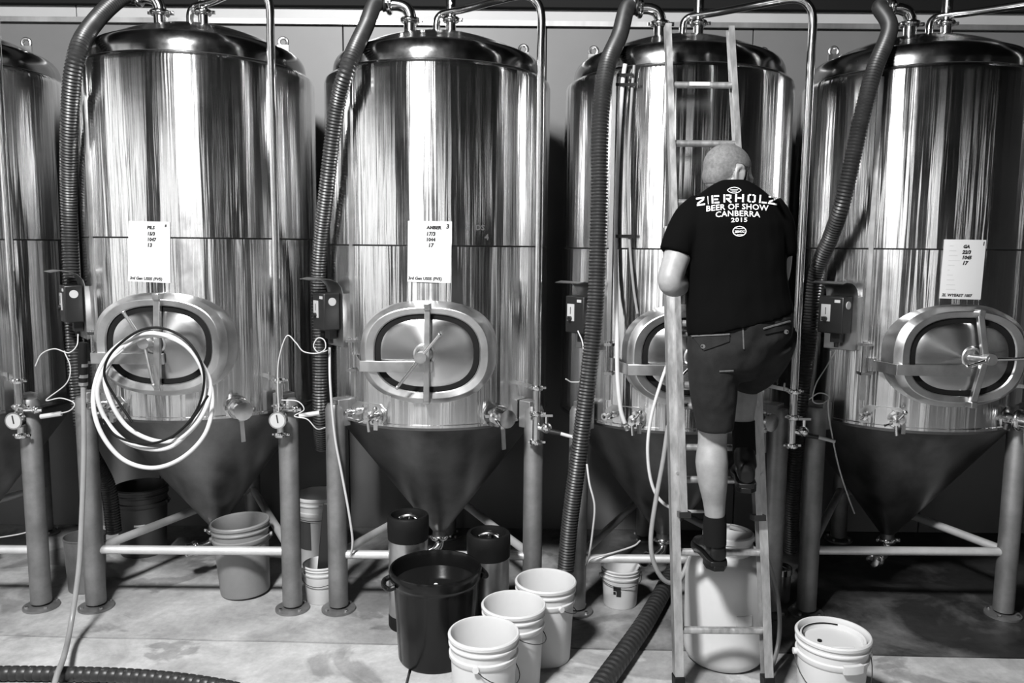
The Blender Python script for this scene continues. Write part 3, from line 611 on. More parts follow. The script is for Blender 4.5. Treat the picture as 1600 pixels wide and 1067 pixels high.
# ------------------------------------------------------------------ pails and vessels
def pail(c, r, h, label, m='white_plastic', group=None, handle=None, thick=.004, liquid=None, tilt=None, name='pail'):
    """handle: angle of the ears and how far the bail hangs"""
    root = thing(name, label, 'pail', c, group)
    Mt = Matrix.Translation(c) @ (tilt or Matrix())
    rb = r*.88
    def rr(z): return rb+(r-rb)*z/h
    mb = MB(Mt); b = r*.055
    prof = [(.001, .004), (rb-.012, .004), (rb-.003, .001), (rb, .008), (rr(h*.72), h*.72), (rr(h*.72)+b*.5, h*.73), (rr(h*.75)+b, h*.75), (rr(h*.79)+b, h*.79), (rr(h*.8), h*.8), (rr(h*.87), h*.87), (rr(h*.88)+b, h*.885), (rr(h*.9)+b, h*.9), (rr(h*.9)+b*.3, h*.915), (rr(h*.94)+b*.3, h*.945), (rr(h)+b, h*.955), (rr(h)+b*1.1, h*.985), (rr(h)+b*.5, h), (rr(h)-b*.3, h), (rr(h)-thick*1.6, h*.97), (rb-thick, .012), (.001, .011)]
    o = mb.lathe(prof, 56).build('pail_body', m, root, 40)
    if handle is not None:
        a, sag, tw = handle
        hm = MB(Mt); e = Vector((math.cos(a), math.sin(a), 0)); f = Vector((-math.sin(a), math.cos(a), 0))
        R = rr(h*.78)+b+.006; pts = []
        for k in range(17):
            t = math.pi*k/16
            pts.append(e*R*math.cos(t)*1.02+f*(R*math.sin(t))*tw+Vector((0, 0, h*.77-sag*math.sin(t)**.8)))
        hm.tube(pts, .002, 6); hm.build('bail_handle', 'brace', root)
        for s in (-1, 1): MB(Mt).cyl(e*s*(R-.012)+Vector((0, 0, h*.77)), e*s*(R+.006)+Vector((0, 0, h*.77)), .013, 14).build('handle_ear', m, root)
    if liquid: MB(Mt).lathe([(.001, liquid), (rr(liquid)-thick*1.7, liquid)], 40).build('contents', 'liquid', root)
    return root
G = 'open white pails by the black bin'
A = FL(756, 987, .37); pail((A.x, A.y, 0), .135, .372, 'open white pail nearest the camera, its wire bail hanging forward', group=G, handle=(R_(-100), .1, 1.0))
A = FL(799, 946, .37); pail((A.x+.01, A.y+.02, 0), .132, .372, 'open white pail between two others in a diagonal line', group=G, handle=(R_(-85), .07, 1.0))
A = FL(846, 909, .37); pail((A.x+.02, A.y+.02, 0), .134, .372, 'open white pail at the back of the diagonal line, against the hose', group=G, handle=(R_(-62), .07, 1.0))
A = FL(1302, 988, .37); lp = pail((A.x, A.y, 0), .138, .372, 'white pail with a recessed lid and wire bail, standing alone', handle=(R_(-4), .13, -1.03))
Ml = Matrix.Translation((A.x, A.y, 0))
l = MB(Ml).lathe([(.001, .335), (.112, .335), (.116, .352), (.122, .356), (.126, .352)], 48).build('recessed_lid', 'white_plastic', lp)
MB(Ml).cyl((-.055, -.005, .333), (-.055, -.005, .341), .009, 14).build('bung', 'black_rubber', lp)
m = MB(Ml); m.rings([[Vector((.118*math.cos(t), .118*math.sin(t), .352+q)) for q in (0, .004)]+[Vector((.113*math.cos(t), .113*math.sin(t), .352+q)) for q in (.004, 0)] for t in [R_(60+110*k/16) for k in range(17)]]).build('lid_seal', 'black_rubber', lp)
MB(Ml).bar((-.04, -.06, .338), (.06, -.06, .338), .014, .008, (0, 0, 1)).build('lid_rib', 'white_plastic', lp, bevel=.003)
MB(Ml).rings([[Vector(((.152+o)*math.sin(t), -(.152+o)*math.cos(t), z)) for o, z in ((-.016, .272), (.0, .272), (.0, .305), (-.016, .305))] for t in [R_(-5+32*k/8) for k in range(9)]]).build('lid_tab', 'white_plastic', lp)
A = FL(497, 952); pail((-1.012, 4.185, 0), .092, .205, 'small white bucket between two tank legs, holding a black paddle', handle=(R_(0), .05, -1.0), name='bucket')
A = FL(388, 826, .4); gt = Matrix.Rotation(R_(-3), 4, 'Y'); pail((-1.45, 4.27, 0.009), .148, .395, 'grey bucket under the hose-draped tank, behind its brace bar', m='grey_plastic', handle=(R_(10), .03, -1), tilt=gt, name='bucket')
pail((-1.15, 4.72, 0), .135, .42, 'white bucket with a dark label at the wall behind two legs', handle=(R_(0), .03, -1), name='bucket')
lb = [o for o in bpy.data.objects if o.name.startswith('bucket') and o.type == 'EMPTY'][-1]
m = MB(Matrix.Translation((-1.15, 4.72, 0)))
def patch(r0, r1, a0, a1, z0, z1):
    return [[Vector(((r0 if z == 0 else r1)*math.sin(t)+0, -(r0 if z == 0 else r1)*math.cos(t), z0 if z == 0 else z1)) for z in (0, 1)] for t in [a0+(a1-a0)*k/8 for k in range(9)]]
def label_patch(Mt, rb, r, h, a0, a1, z0, z1, off, name, mt, root):
    def rr(z): return rb+(r-rb)*z/h+off
    g_ = []
    for k in range(9):
        t = a0+(a1-a0)*k/8; g_.append([Vector((q*math.sin(t), -q*math.cos(t), z)) for q, z in ((rr(z0)-.002, z0), (rr(z0), z0), (rr(z1), z1), (rr(z1)-.002, z1))])
    return MB(Mt).rings(g_).build(name, mt, root)
label_patch(Matrix.Translation((-1.15, 4.72, 0)), .1188, .135, .42, R_(-45), R_(-8), .11, .28, .002, 'dark_label', 'dark_plastic', lb)
pail((-2.27, 4.85, 0), .15, .42, 'dark bucket by the wall behind the coil-draped tank', m='dark_plastic', name='bucket', handle=(R_(180), .02, -1))
lb = [o for o in bpy.data.objects if o.name.startswith('bucket') and o.type == 'EMPTY'][-1]
label_patch(Matrix.Translation((-2.27, 4.85, 0)), .132, .15, .42, R_(5), R_(30), .2, .212, .002, 'white_tag', 'paper', lb)
A = FL(970, 952); pail((A.x+.005, A.y+.075, 0), .1, .21, 'small white bucket with dark print under the ladder tank', handle=(R_(5), .03, -1), name='bucket')
lb = [o for o in bpy.data.objects if o.name.startswith('bucket') and o.type == 'EMPTY'][-1]
for q in ((-22, 2, .105, .13), (-12, 3, .075, .105), (-22, -14, .085, .1)):
    label_patch(Matrix.Translation((A.x+.005, A.y+.075, 0)), .088, .1, .21, R_(q[0]-8), R_(q[1]-8), q[2], q[3], .0015, 'dark_print', 'ink', lb)
# black paddle in the small bucket
m = MB(); m.bar((-1.005, 4.15, .03), (-.968, 4.22, .52), .07, .012, (.1, -1, 0)); m.bar((-.968, 4.22, .52), (-.95, 4.25, .75), .035, .014, (.1, -1, 0))
o = m.build('paddle', 'black_plastic', None, bevel=.004); tag(o, 'black paddle leaning out of the small white bucket', 'paddle'); reorg(o)
# grey steel bin between the legs
r = thing('steel_bucket', 'plain grey steel tub between the legs of neighbouring tanks', 'tub', (-2.335, 4.3, 0))
MB(Matrix.Translation((-2.335, 4.3, 0))).lathe([(.001, .002), (.09, .002), (.094, .01), (.105, .29), (.109, .295), (.109, .302), (.104, .302), (.09, .012), (.001, .012)], 40).build('tub_body', 'leg', r)
# stainless pot by the drum
A = FL(1227, 950); r = thing('steel_pot', 'small steel pot with a bright rim beside the milky drum', 'pot', (1.452, 4.22, 0))
Mp = Matrix.Translation((1.452, 4.22, 0))
MB(Mp).lathe([(.001, .002), (.06, .002), (.064, .01), (.066, .17), (.06, .17), (.058, .012), (.001, .01)], 36).build('pot_body', 'satin', r)
MB(Mp).lathe([(.066, .155), (.07, .158), (.07, .19), (.066, .193), (.062, .19), (.062, .158)], 36).build('pot_rim', 'steel', r)
# black bin
bc = Vector((-.342, 3.585, .002)); r = thing('rubbish_bin', 'big black plastic bin with handle lugs, dark liquid inside', 'bin', bc)
Mb = Matrix.Translation(bc); hb = .43
m = MB(Mb); N_ = 72; rings_ = []
for (q, z, rib) in [(.155, .004, 0), (.166, .0, 0), (.172, .012, 1), (.19, .35, 1), (.192, .365, 0), (.2, .375, 0), (.208, .385, 0), (.212, .42, 0), (.208, .432, 0), (.2, .432, 0), (.194, .415, 0), (.165, .02, 0), (.004, .015, 0)]:
    rings_.append([Vector(((q-(.0035*rib if (k % 6) == 0 else 0))*math.cos(2*math.pi*k/N_), (q-(.0035*rib if (k % 6) == 0 else 0))*math.sin(2*math.pi*k/N_), z)) for k in range(N_)])
m.rings(rings_, False); m.lathe([(.001, .004), (.155, .004)], 40); m.build('bin_body', 'bin', r, 40)
for a in (200, 20):
    e = Vector((math.cos(R_(a)), math.sin(R_(a)), 0)); f = Vector((-e.y, e.x, 0)); hm = MB(Mb)
    hm.tube(cat([e*.2+f*.06+Vector((0, 0, .385)), e*.228+f*.05+Vector((0, 0, .375)), e*.238+Vector((0, 0, .37)), e*.228-f*.05+Vector((0, 0, .375)), e*.2-f*.06+Vector((0, 0, .385))], 5), .012, 10); hm.build('handle_lug', 'bin', r)
MB(Mb).lathe([(.001, .36), (.189, .36)], 48).build('bin_liquid', 'liquid', r)
m = MB(Mb); m.sphere((.005, -.04, .362), (.01, .01, .006)); m.sphere((.02, -.06, .362), (.006, .006, .004)); m.build('white_blob', 'print', r)  # two small white blobs on the liquid surface
# kegs
def keg(c, rr_, h, label):
    r = thing('keg', label, 'keg', c, 'small kegs with rubber tops behind the bin'); Mk = Matrix.Translation(c); q = rr_
    MB(Mk).lathe([(.001, .06), (q*.97, .05), (q, .07), (q, h-.12), (q*.96, h-.1), (q*.7, h-.06), (.001, h-.05)], 40).build('keg_shell', 'satin', r)
    MB(Mk).lathe([(.001, .001), (q*.98, .001), (q*1.02, .01), (q*1.02, .06), (q, .07), (.001, .07)], 40).build('bottom_boot', 'black_rubber', r)
    cap = MB(Mk).lathe([(q*.99, h-.125), (q*1.03, h-.12), (q*1.05, h-.06), (q*1.04, h-.01), (q*.98, h), (q*.86, h), (q*.82, h-.02), (q*.8, h-.06), (.001, h-.055)], 40).build('top_boot', 'black_rubber', r)
    hm = MB(Mk)
    hm.tube(cat([(q*.5, 0, h-.055), (q*.45, 0, h-.02), (0, 0, h-.005), (-q*.45, 0, h-.02), (-q*.5, 0, h-.055)], 4), .007, 8); hm.lathe([(.03, h-.055), (.04, h-.045), (.001, h-.04)], 20); hm.build('keg_lid', 'steel', r)
    for s in (-1, 1): MB(Mk).cyl((0, s*q*.55, h-.06), (0, s*q*.55, h-.015), .014, 14).build('keg_post', 'steel', r)
keg((-.507, 3.895, 0), .098, .575, 'steel keg with black rubber top, the taller one behind the bin')
keg((-.108, 3.9, 0), .104, .485, 'darker steel keg with black rubber top, the shorter one behind the bin')
# milky drum
dc = Vector((1.0, 3.60, 0)); r = thing('drum', 'large milky white drum standing behind the ladder foot', 'drum', dc)
Md = Matrix.Translation(dc)
MB(Md).lathe([(.001, .012), (.13, .012), (.155, .004), (.172, .02), (.183, .05), (.186, .09), (.182, .12), (.186, .2), (.187, .4), (.182, .435), (.168, .47), (.145, .495), (.12, .51), (.108, .515), (.108, .53), (.114, .532), (.114, .538), (.108, .54), (.108, .548), (.113, .55), (.113, .556), (.107, .558), (.107, .575), (.098, .578), (.001, .578)], 72).build('drum_body', 'drum', r, 30)
m = MB(Md)
t0 = R_(12)
def dp(t, o, z): return Vector(((.187+o)*math.sin(t), -(.187+o)*math.cos(t), z))
m.rings([[dp(R_(0+22*k/8), o, z) for o, z in ((-.004, .235), (.006, .24), (.003, .285), (-.004, .29))] for k in range(9)]).build('moulded_plate', 'drum', r)
m = MB(Md)
m.lathe([(.112, .576), (.116, .58), (.116, .6), (.11, .606), (.001, .607)], 48); m.build('drum_lid', 'drum', r)

# ------------------------------------------------------------------ ladder
def LY(z): return 3.25+.2022*z
def LP(px, py, back=0):
    d = ray(px, py); t = (3.25+back+.2022*H)/(d.y-.2022*d.z); return Vector((d.x*t, d.y*t, H+d.z*t))
ld = thing('ladder', 'aluminium extension ladder leaned on the tank, with a man on it', 'ladder', (.893, 3.26, 0))
nrm = Vector((0, -1, .2022)).normalized()
bl0, br0 = LP(1060, 1067), LP(1199, 1067)
bl1, br1 = LP(1044, 395), LP(1173, 395)
dirL = (bl1-bl0).normalized(); dirR = (br1-br0).normalized()
bl0 = bl0-dirL*(bl0.z-.034)/dirL.z; br0 = br0-dirR*(br0.z-.034)/dirR.z
def channel(a, b, wd, dp, name, inward):
    """open channel stile: web plus two flanges"""
    z = (b-a).normalized(); y = (nrm-z*nrm.dot(z)).normalized(); x = y.cross(z)
    if x.dot(inward) < 0: x = -x
    m = MB(); th = .0035
    sec = [(-wd/2, -dp/2), (wd/2, -dp/2), (wd/2, -dp/2+th), (-wd/2+th, -dp/2+th), (-wd/2+th, dp/2-th), (wd/2, dp/2-th), (wd/2, dp/2), (-wd/2, dp/2)]
    return m.rings([[p+x*u+y*v for u, v in sec] for p in (a, b)]).build(name, 'alu', ld, 20)
X = Vector((1, 0, 0))
channel(bl0, bl0+dirL*1.99, .036, .062, 'stile', X); channel(br0, br0+dirR*1.99, .036, .062, 'stile', -X)
for p, d in ((bl0, dirL), (br0, dirR)):
    MB().bar(p-d*.023, p+d*.06, .044, .07, nrm).build('rubber_foot', 'black_rubber', ld, bevel=.004)
def rung(a, b, rr_=.0155, m='alu'):
    o = MB().cyl(a, b, rr_, 16).build('rung', m, ld); return o
zr_ = []
for py in (984, 862, 749):
    a, b = LP(1062, py), LP(1194, py); zr_.append(a.z)
    s1 = bl0+dirL*((a.z-bl0.z)/dirL.z); s2 = br0+dirR*((a.z-br0.z)/dirR.z); rung(s1, s2)
st = (zr_[2]-zr_[0])/2
for k in range(1, 5):
    z = zr_[2]+st*k
    if z < 2.0: rung(bl0+dirL*((z-bl0.z)/dirL.z), br0+dirR*((z-br0.z)/dirR.z))
# fly section, narrower, on the climbing side
off = -.045
fl1, fr1 = LP(1043, 40, off), LP(1141, 44, off); fl0, fr0 = LP(1068, 803, off), LP(1184, 808, off)
dl, dr2 = (fl1-fl0).normalized(), (fr1-fr0).normalized()
channel(fl0, fl1, .026, .05, 'fly_stile', X); channel(fr0, fr1, .026, .05, 'fly_stile', -X)
for p, d in ((fl0, dl), (fr0, dr2)):
    m = MB(); m.bar(p-d*.012, p+d*.012, .05, .07, nrm); m.build('guide_bracket', 'black_plastic', ld)
z0 = LP(1097, 133, off).z; st = (z0-LP(1097, 317, off).z)/2
for k in range(-1, 9):
    z = z0-st*k
    if z < fl0.z+.06 or z > fl1.z-.03: continue
    a, b = fl0+dl*((z-fl0.z)/dl.z), fr0+dr2*((z-fr0.z)/dr2.z); rung(a, b, .0145)
m = MB(); a, b = fl0+dl*((z0-fl0.z)/dl.z), fr0+dr2*((z0-fr0.z)/dr2.z)
m.bar(a.lerp(b, .3)-nrm*0+nrm*.0125, a.lerp(b, .62)+nrm*.0125, .018, .006, nrm); m.build('rung_sticker', 'gauge_face', ld)
for (px, py) in ((1056, 738), (1187, 741), (1179, 628)):
    c = LP(px, py); MB().cyl(c, c+nrm*.036, .007, 10).build('rivet', 'satin', ld)

# ------------------------------------------------------------------ the man on the ladder
man = thing('person', 'man in black T-shirt and dark shorts climbing the ladder, back turned', 'person', PT(1150, 880, 3.2))
def ell(lp_, rp_, Y, dep, n=24, e=2.3):
    a, b = PT(lp_[0], lp_[1], Y), PT(rp_[0], rp_[1], Y); c = (a+b)/2; x = (b-a)/2; out = []
    for k in range(n):
        t = 2*math.pi*k/n; cs, sn = math.cos(t), math.sin(t)
        out.append(c+x*math.copysign(abs(cs)**(2/e), cs)+Vector((0, dep, 0))*math.copysign(abs(sn)**(2/e), sn))
    return out
def lofts(mb, rows): mb.rings([ell((xl, yl), (xr, yr), Y, d) for xl, yl, xr, yr, Y, d in rows])
def limb(mb, pts, n=18):
    P = [PT(x, y, Y) for x, y, Y, r in pts]; path = []; rad = []
    c = cat(P, 5); rr = [q[3] for q in pts]
    for k, p in enumerate(c):
        t = k/5; i = min(int(t), len(rr)-2); f = t-i; rad.append(rr[i]*(1-f)+rr[i+1]*f)
    mb.tube(c, rad, n)
# head frame
hc = PT(1138, 271, 3.27)
yaw, pit = R_(-68), R_(14)
fw = Vector((math.sin(-yaw)*math.cos(pit), math.cos(yaw)*math.cos(pit), -math.sin(pit)))
rt = fw.cross(Vector((0, 0, 1))).normalized(); roll_ = R_(4); upv = rt.cross(fw).normalized()
HM = Matrix((rt, fw, upv)).transposed().to_4x4(); HM.translation = hc
def hd(r_, f_, u_): return HM @ Vector((r_, f_, u_))
body = MB()
def hs(c, r): body.sphere(hd(*c), r, 24, 16, HM)
hs((0, -.012, .022), (.078, .1, .088)); hs((0, .035, -.02), (.066, .07, .085)); hs((0, .05, -.075), (.05, .05, .042)); hs((0, -.045, -.015), (.062, .06, .07))
hs((0, .1, -.025), (.013, .022, .026)); hs((0, .085, .0), (.05, .02, .014)); hs((0, .096, -.066), (.024, .012, .008)); hs((0, .094, -.08), (.022, .012, .009))
for s in (-1, 1):
    body.tube([hd(s*.084, -.004+.02*math.cos(t), -.012+.034*math.sin(t)) for t in [2*math.pi*k/16 for k in range(16)]], .0065, 8, True, True)
    body.sphere(hd(s*.078, .004, -.014), (.01, .014, .028), 12, 8, HM)
    body.sphere(hd(s*.083, .01, -.04), (.008, .01, .011), 10, 8, HM)
limb(body, [(1140, 284, 3.26, .055), (1143, 298, 3.235, .058), (1146, 314, 3.21, .06)])
# trunk under the clothes
lofts(body, [(1104, 314, 1190, 314, 3.2, .06), (1082, 335, 1208, 335, 3.185, .09), (1082, 390, 1208, 390, 3.175, .1), (1084, 440, 1208, 436, 3.165, .1), (1086, 490, 1210, 478, 3.155, .105), (1084, 535, 1212, 520, 3.155, .105), (1094, 570, 1190, 558, 3.155, .085)])
limb(body, [(1090, 332, 3.19, .062), (1068, 375, 3.16, .056), (1053, 415, 3.13, .05), (1047, 440, 3.11, .047), (1056, 446, 3.14, .045), (1069, 440, 3.23, .041), (1080, 433, 3.33, .031), (1083, 431, 3.37, .027)])
limb(body, [(1205, 332, 3.19, .062), (1216, 375, 3.19, .054), (1216, 425, 3.2, .046), (1210, 432, 3.25, .044), (1190, 420, 3.36, .036), (1178, 412, 3.44, .028)])
# left (standing) leg, right (raised) leg
limb(body, [(1118, 555, 3.15, .085), (1114, 610, 3.16, .078), (1114, 655, 3.19, .06), (1113, 690, 3.2, .057), (1112, 722, 3.185, .065), (1114, 755, 3.185, .058), (1116, 785, 3.2, .045), (1117, 815, 3.205, .038), (1117, 845, 3.21, .04)])
limb(body, [(1184, 532, 3.18, .06), (1180, 556, 3.26, .055), (1170, 578, 3.34, .055), (1164, 600, 3.36, .058), (1161, 628, 3.355, .057), (1161, 655, 3.345, .045), (1162, 685, 3.34, .037), (1163, 715, 3.34, .04)])
# hands: palm and five fingers each, closed round what they hold
def hand(mb, wrist, grip, side, axis):
    """fingers wrap round a post at grip with direction axis; side +1/-1 tells where the fingers start"""
    w0, g0 = Vector(wrist), Vector(grip); ax = Vector(axis).normalized(); d = (g0-w0); d -= ax*d.dot(ax); d.normalize(); s = ax.cross(d)*side
    pc = g0-d*.035+s*.018
    mb.tube([w0, w0.lerp(pc, .5), pc, pc+d*.03+s*.004], [.026, .03, .034, .028], 14)
    for k, (ln, rr_) in enumerate(((.95, .0085), (1.05, .009), (1.0, .0088), (.82, .0075))):
        a = ax*(.03-.02*k)
        p = [pc+a+d*.02+s*.01, pc+a+d*.05*ln+s*.012, pc+a+d*.07*ln-s*.012*ln, pc+a+d*.06*ln-s*.036*ln, pc+a+d*.03*ln-s*.046*ln]
        mb.tube(cat(p, 4), [rr_]*16+[rr_*.8], 10)
    p = [pc+ax*.02-d*.02, pc+ax*.045-s*.015-d*.008, pc+ax*.05-s*.04+d*.015, pc+ax*.044-s*.052+d*.035]
    mb.tube(cat(p, 4), [.012]*5+[.0105]*4+[.0095]*4, 10)
canc = PT(1086, 436, 3.43)
hand(body, PT(1083, 431, 3.37), canc, 1, (0, 0, 1))
gr = fr0+dr2*((PT(1172, 408, 3.5).z-fr0.z)/dr2.z)
hand(body, PT(1178, 412, 3.44), gr, -1, dr2)
body = blob(body, .0065, 5)
body.build('body', 'skin', man, 180)
eye = MB()
for s in (-1, 1): eye.sphere(hd(s*.031, .087, -.008), .0115, 14, 10)
eye.build('eyes', 'gauge_face', man)
bd = MB(); bd.sphere(hd(0, .05, -.078), (.06, .06, .05), 24, 14, HM)
for s in (-1, 1): bd.tube([hd(s*.074, .03, .012), hd(s*.07, .036, -.02), hd(s*.062, .05, -.05), hd(s*.045, .065, -.08)], [.008, .016, .024, .028], 12)
bd.tube([hd(-.035, .098, -.058), hd(0, .108, -.05), hd(.035, .098, -.058)], [.007, .01, .007], 10)
blob(bd, .006, 4).build('beard', 'beard', man, 180)
# cropped hair: a cap just proud of the skull, ending above the ears and the nape
HI = HM.inverted()
def hairy(p):
    q = HI @ p; r_, f_, u_ = q
    if u_ > .14 or abs(r_) > .086: return False
    if abs(r_) > .066 and -.03 < f_ < .03 and u_ < .028: return False        # bare round the ears
    line = -.062 if f_ < -.02 else (-.062+(f_+.02)*1.35 if f_ < .06 else .046+(f_-.06)*1.5)
    return u_ > line
bmh = bmesh.new(); idx = {}
me_ = bpy.data.meshes.new('skull'); me_.from_pydata([tuple(v) for v in body.v], [], body.f); bmh.from_mesh(me_); bmesh.ops.recalc_face_normals(bmh, faces=bmh.faces); bmh.normal_update()
vs, fs = [], []
for f_ in bmh.faces:
    c = f_.calc_center_median()
    if (c-hc).length < .16 and hairy(c):
        row = []
        for v in f_.verts:
            if v.index not in idx: idx[v.index] = len(vs); vs.append(v.co+v.normal*.0022)
            row.append(idx[v.index])
        fs.append(row)
bmh.free(); bpy.data.meshes.remove(me_)
MB().add(vs, fs).build('hair', 'hair', man, 180)
# T-shirt
sh = MB()
lofts(sh, [(1128, 281, 1164, 281, 3.2, .04), (1112, 289, 1180, 289, 3.2, .058), (1098, 299, 1192, 298, 3.198, .074), (1082, 311, 1206, 310, 3.195, .088), (1068, 328, 1219, 328, 3.188, .105), (1066, 352, 1225, 350, 3.18, .122), (1069, 390, 1226, 388, 3.172, .128), (1073, 435, 1227, 430, 3.162, .128), (1073, 478, 1232, 462, 3.152, .132), (1073, 508, 1236, 478, 3.145, .138), (1074, 525, 1237, 487, 3.143, .14)])
limb(sh, [(1100, 326, 3.19, .07), (1080, 345, 3.175, .074), (1064, 375, 3.155, .069), (1056, 397, 3.145, .067)])
limb(sh, [(1195, 326, 3.19, .07), (1212, 350, 3.185, .07), (1219, 380, 3.19, .064), (1219, 400, 3.192, .062)])
sh = blob(sh, .009, 4)
for k, v in enumerate(sh.v):          # soft folds
    q = noise.noise(Vector((v.x*9, v.y*6, v.z*7)))*.007+noise.noise(Vector((v.x*22, v.y*16, v.z*14+5)))*.0025
    v.z += q*.3; v.y += q*(1 if v.y > 3.17 else -1)
sho = sh.build('t_shirt', 'shirt', man, 180)
st_ = BVHTree.FromPolygons(sh.v, sh.f)
# shorts
sr = MB()
lofts(sr, [(1084, 482, 1218, 468, 3.15, .115), (1075, 520, 1237, 490, 3.148, .135), (1074, 550, 1236, 520, 3.15, .135), (1078, 585, 1205, 560, 3.155, .11), (1095, 606, 1185, 588, 3.17, .07)])
lofts(sr, [(1074, 545, 1155, 540, 3.15, .115), (1076, 590, 1152, 588, 3.155, .11), (1081, 630, 1149, 628, 3.165, .1), (1086, 655, 1147, 655, 3.175, .092), (1089, 672, 1145, 670, 3.18, .088)])
limb(sr, [(1198, 520, 3.155, .118), (1193, 545, 3.22, .117), (1180, 570, 3.29, .107), (1166, 588, 3.37, .09)])
sr = blob(sr, .009, 4)
for v in sr.v:
    q = noise.noise(Vector((v.x*14, v.y*9, v.z*10)))*.008+noise.noise(Vector((v.x*40, v.y*20, v.z*30+5)))*.002
    v.y -= q; v.x += q*.4
sro = sr.build('shorts', 'shorts', man, 180)
rt_ = BVHTree.FromPolygons(sr.v, sr.f)
def cast(tree, px, py, off):
    d = ray(px, py).normalized(); h_, nn, idx, dist = tree.ray_cast(Vector((0, 0, H)), d)
    if h_ is None: h_ = Vector((0, 0, H))+d*3.05/d.y; nn = Vector((0, -1, 0))
    if nn.dot(d) > 0: nn = -nn
    return h_+nn*off
def quad_patch(tree, q, name, m, n=10, off=.005, th=.006):
    (ax, ay), (bx, by), (cx_, cy_), (dx_, dy_) = q; vs = []; fs = []
    for o_ in (off-th, off):
        for j in range(n+1):
            for i in range(n+1):
                u, v = i/n, j/n
                vs.append(cast(tree, (ax*(1-u)+bx*u)*(1-v)+(dx_*(1-u)+cx_*u)*v, (ay*(1-u)+by*u)*(1-v)+(dy_*(1-u)+cy_*u)*v, o_))
    S = (n+1)**2
    for j in range(n):
        for i in range(n):
            p = j*(n+1)+i; fs.append([S+p, S+p+1, S+p+n+2, S+p+n+1])
    for k in range(n):
        for (p, r__) in ((k, k+1), (n*(n+1)+k+1, n*(n+1)+k), ((k+1)*(n+1), k*(n+1)), (k*(n+1)+n, (k+1)*(n+1)+n)): fs.append([p, r__, r__+S, p+S])
    return MB().add(vs, fs).build(name, m, man, 60)
f1 = quad_patch(rt_, [(1083, 525), (1140, 522), (1140, 533), (1100, 548)], 'pocket_flap', 'shorts')
quad_patch(rt_, [(1083, 524), (1140, 520.5), (1140, 522.5), (1083, 526)], 'pocket_seam', 'seam', off=.008)
f2 = quad_patch(rt_, [(1193, 513), (1233, 502), (1233, 514), (1195, 522)], 'pocket_flap', 'shorts')
quad_patch(rt_, [(1192, 512), (1233, 500.5), (1233, 502.5), (1192, 514)], 'pocket_seam', 'seam', off=.008)
quad_patch(rt_, [(1159, 495), (1161, 495), (1163, 545), (1161, 545)], 'back_seam', 'seam', off=.003)
quad_patch(rt_, [(1124, 579), (1146, 578), (1146, 580), (1124, 581)], 'leg_seam', 'seam', off=.004)
for (px, py) in ((1099, 541), (1226, 518)):
    c = cast(rt_, px, py, .006); o = MB().cyl(c, c+Vector((0, -.005, 0)), .0085, 16).build('button', 'satin', man)
    c = cast(rt_, px, py, .0125); MB().cyl(c, c+Vector((0, -.002, 0)), .0035, 10).build('button_centre', 'ink', o)
# shirt print
prt = MB()
def put(vs, fs, fn):
    prt.add([cast(st_, *fn(v.x, v.y), .0035) for v in vs], fs)
def line(body_, x0, x1, y0, arch, bold, hgt, spacing=1.0):
    vs, fs = text_mb(body_, 1.0, bold, 0, 'LEFT', spacing)
    lo, hi = min(v.x for v in vs), max(v.x for v in vs); tp = max(v.y for v in vs)
    def fn(x, y):
        u = (x-lo)/(hi-lo); return x0+(x1-x0)*u, y0[0]*(1-u)+y0[1]*u-arch*4*u*(1-u)-y/tp*hgt
    put(vs, fs, fn)
# the name in stencil strokes: every letter on a 0..1 x 0..1 cell, strokes left open like a stencil
W = .2
def st(a, b, w_=W): # stroke polygon
    a, b = Vector((*a, 0)), Vector((*b, 0)); d = (b-a).normalized(); nx = Vector((-d.y, d.x, 0))*w_/2; return [a+nx, b+nx, b-nx, a-nx]
LET = {'Z': [st((0, .9), (1, .9)), st((.9, .72), (.1, .28)), st((0, .1), (1, .1))],
       'I': [st((.5, 0), (.5, 1), .24)],
       'E': [st((.12, 0), (.12, 1)), st((.34, .9), (1, .9)), st((.34, .5), (.85, .5)), st((.34, .1), (1, .1))],
       'R': [st((.12, 0), (.12, 1)), st((.34, .9), (.8, .9)), st((.86, .95), (.86, .48)), st((.34, .46), (.8, .46)), st((.5, .38), (.95, 0))],
       'H': [st((.12, 0), (.12, 1)), st((.88, 0), (.88, 1)), st((.3, .5), (.7, .5))],
       'O': [st((.12, .1), (.12, .9)), st((.88, .1), (.88, .9)), st((.18, .92), (.42, .92), .18), st((.58, .92), (.82, .92), .18), st((.18, .08), (.42, .08), .18), st((.58, .08), (.82, .08), .18)],
       'L': [st((.12, 0), (.12, 1)), st((.34, .1), (1, .1))]}
name_ = 'ZIERHOLZ'; cells = [(1089, 1102), (1105, 1109), (1112, 1124), (1130, 1143), (1148, 1162), (1167, 1180), (1185, 1197), (1199, 1213)]
for ch, (xa, xb) in zip(name_, cells):
    mid = ((xa+xb)/2-1089)/(1213-1089)
    tilt_ = (mid-.35)*.22 if mid > .35 else (mid-.35)*.45
    yb = 316.5+6.5*((1-mid/.55)**2 if mid < .55 else .75*((mid-.55)/.45)**2)
    for poly in LET[ch]:
        def fn(x, y, xa=xa, xb=xb, yb=yb, tilt_=tilt_):
            px = (x-.5)*(xb-xa); py = -(y)*12.5
            return (xa+xb)/2+px-py*tilt_*.8, yb+py+px*tilt_
        # subdivide each stroke so it follows the cloth
        q = []; n_ = 4; f_ = []
        for j in range(n_+1):
            t = j/n_; q += [poly[0].lerp(poly[1], t), poly[3].lerp(poly[2], t)]
        for j in range(n_): f_.append([2*j, 2*j+2, 2*j+3, 2*j+1])
        put(q, f_, fn)
line('BEER OF SHOW', 1104, 1200, (331, 330), 3.0, .012, 8.5, 1.05)
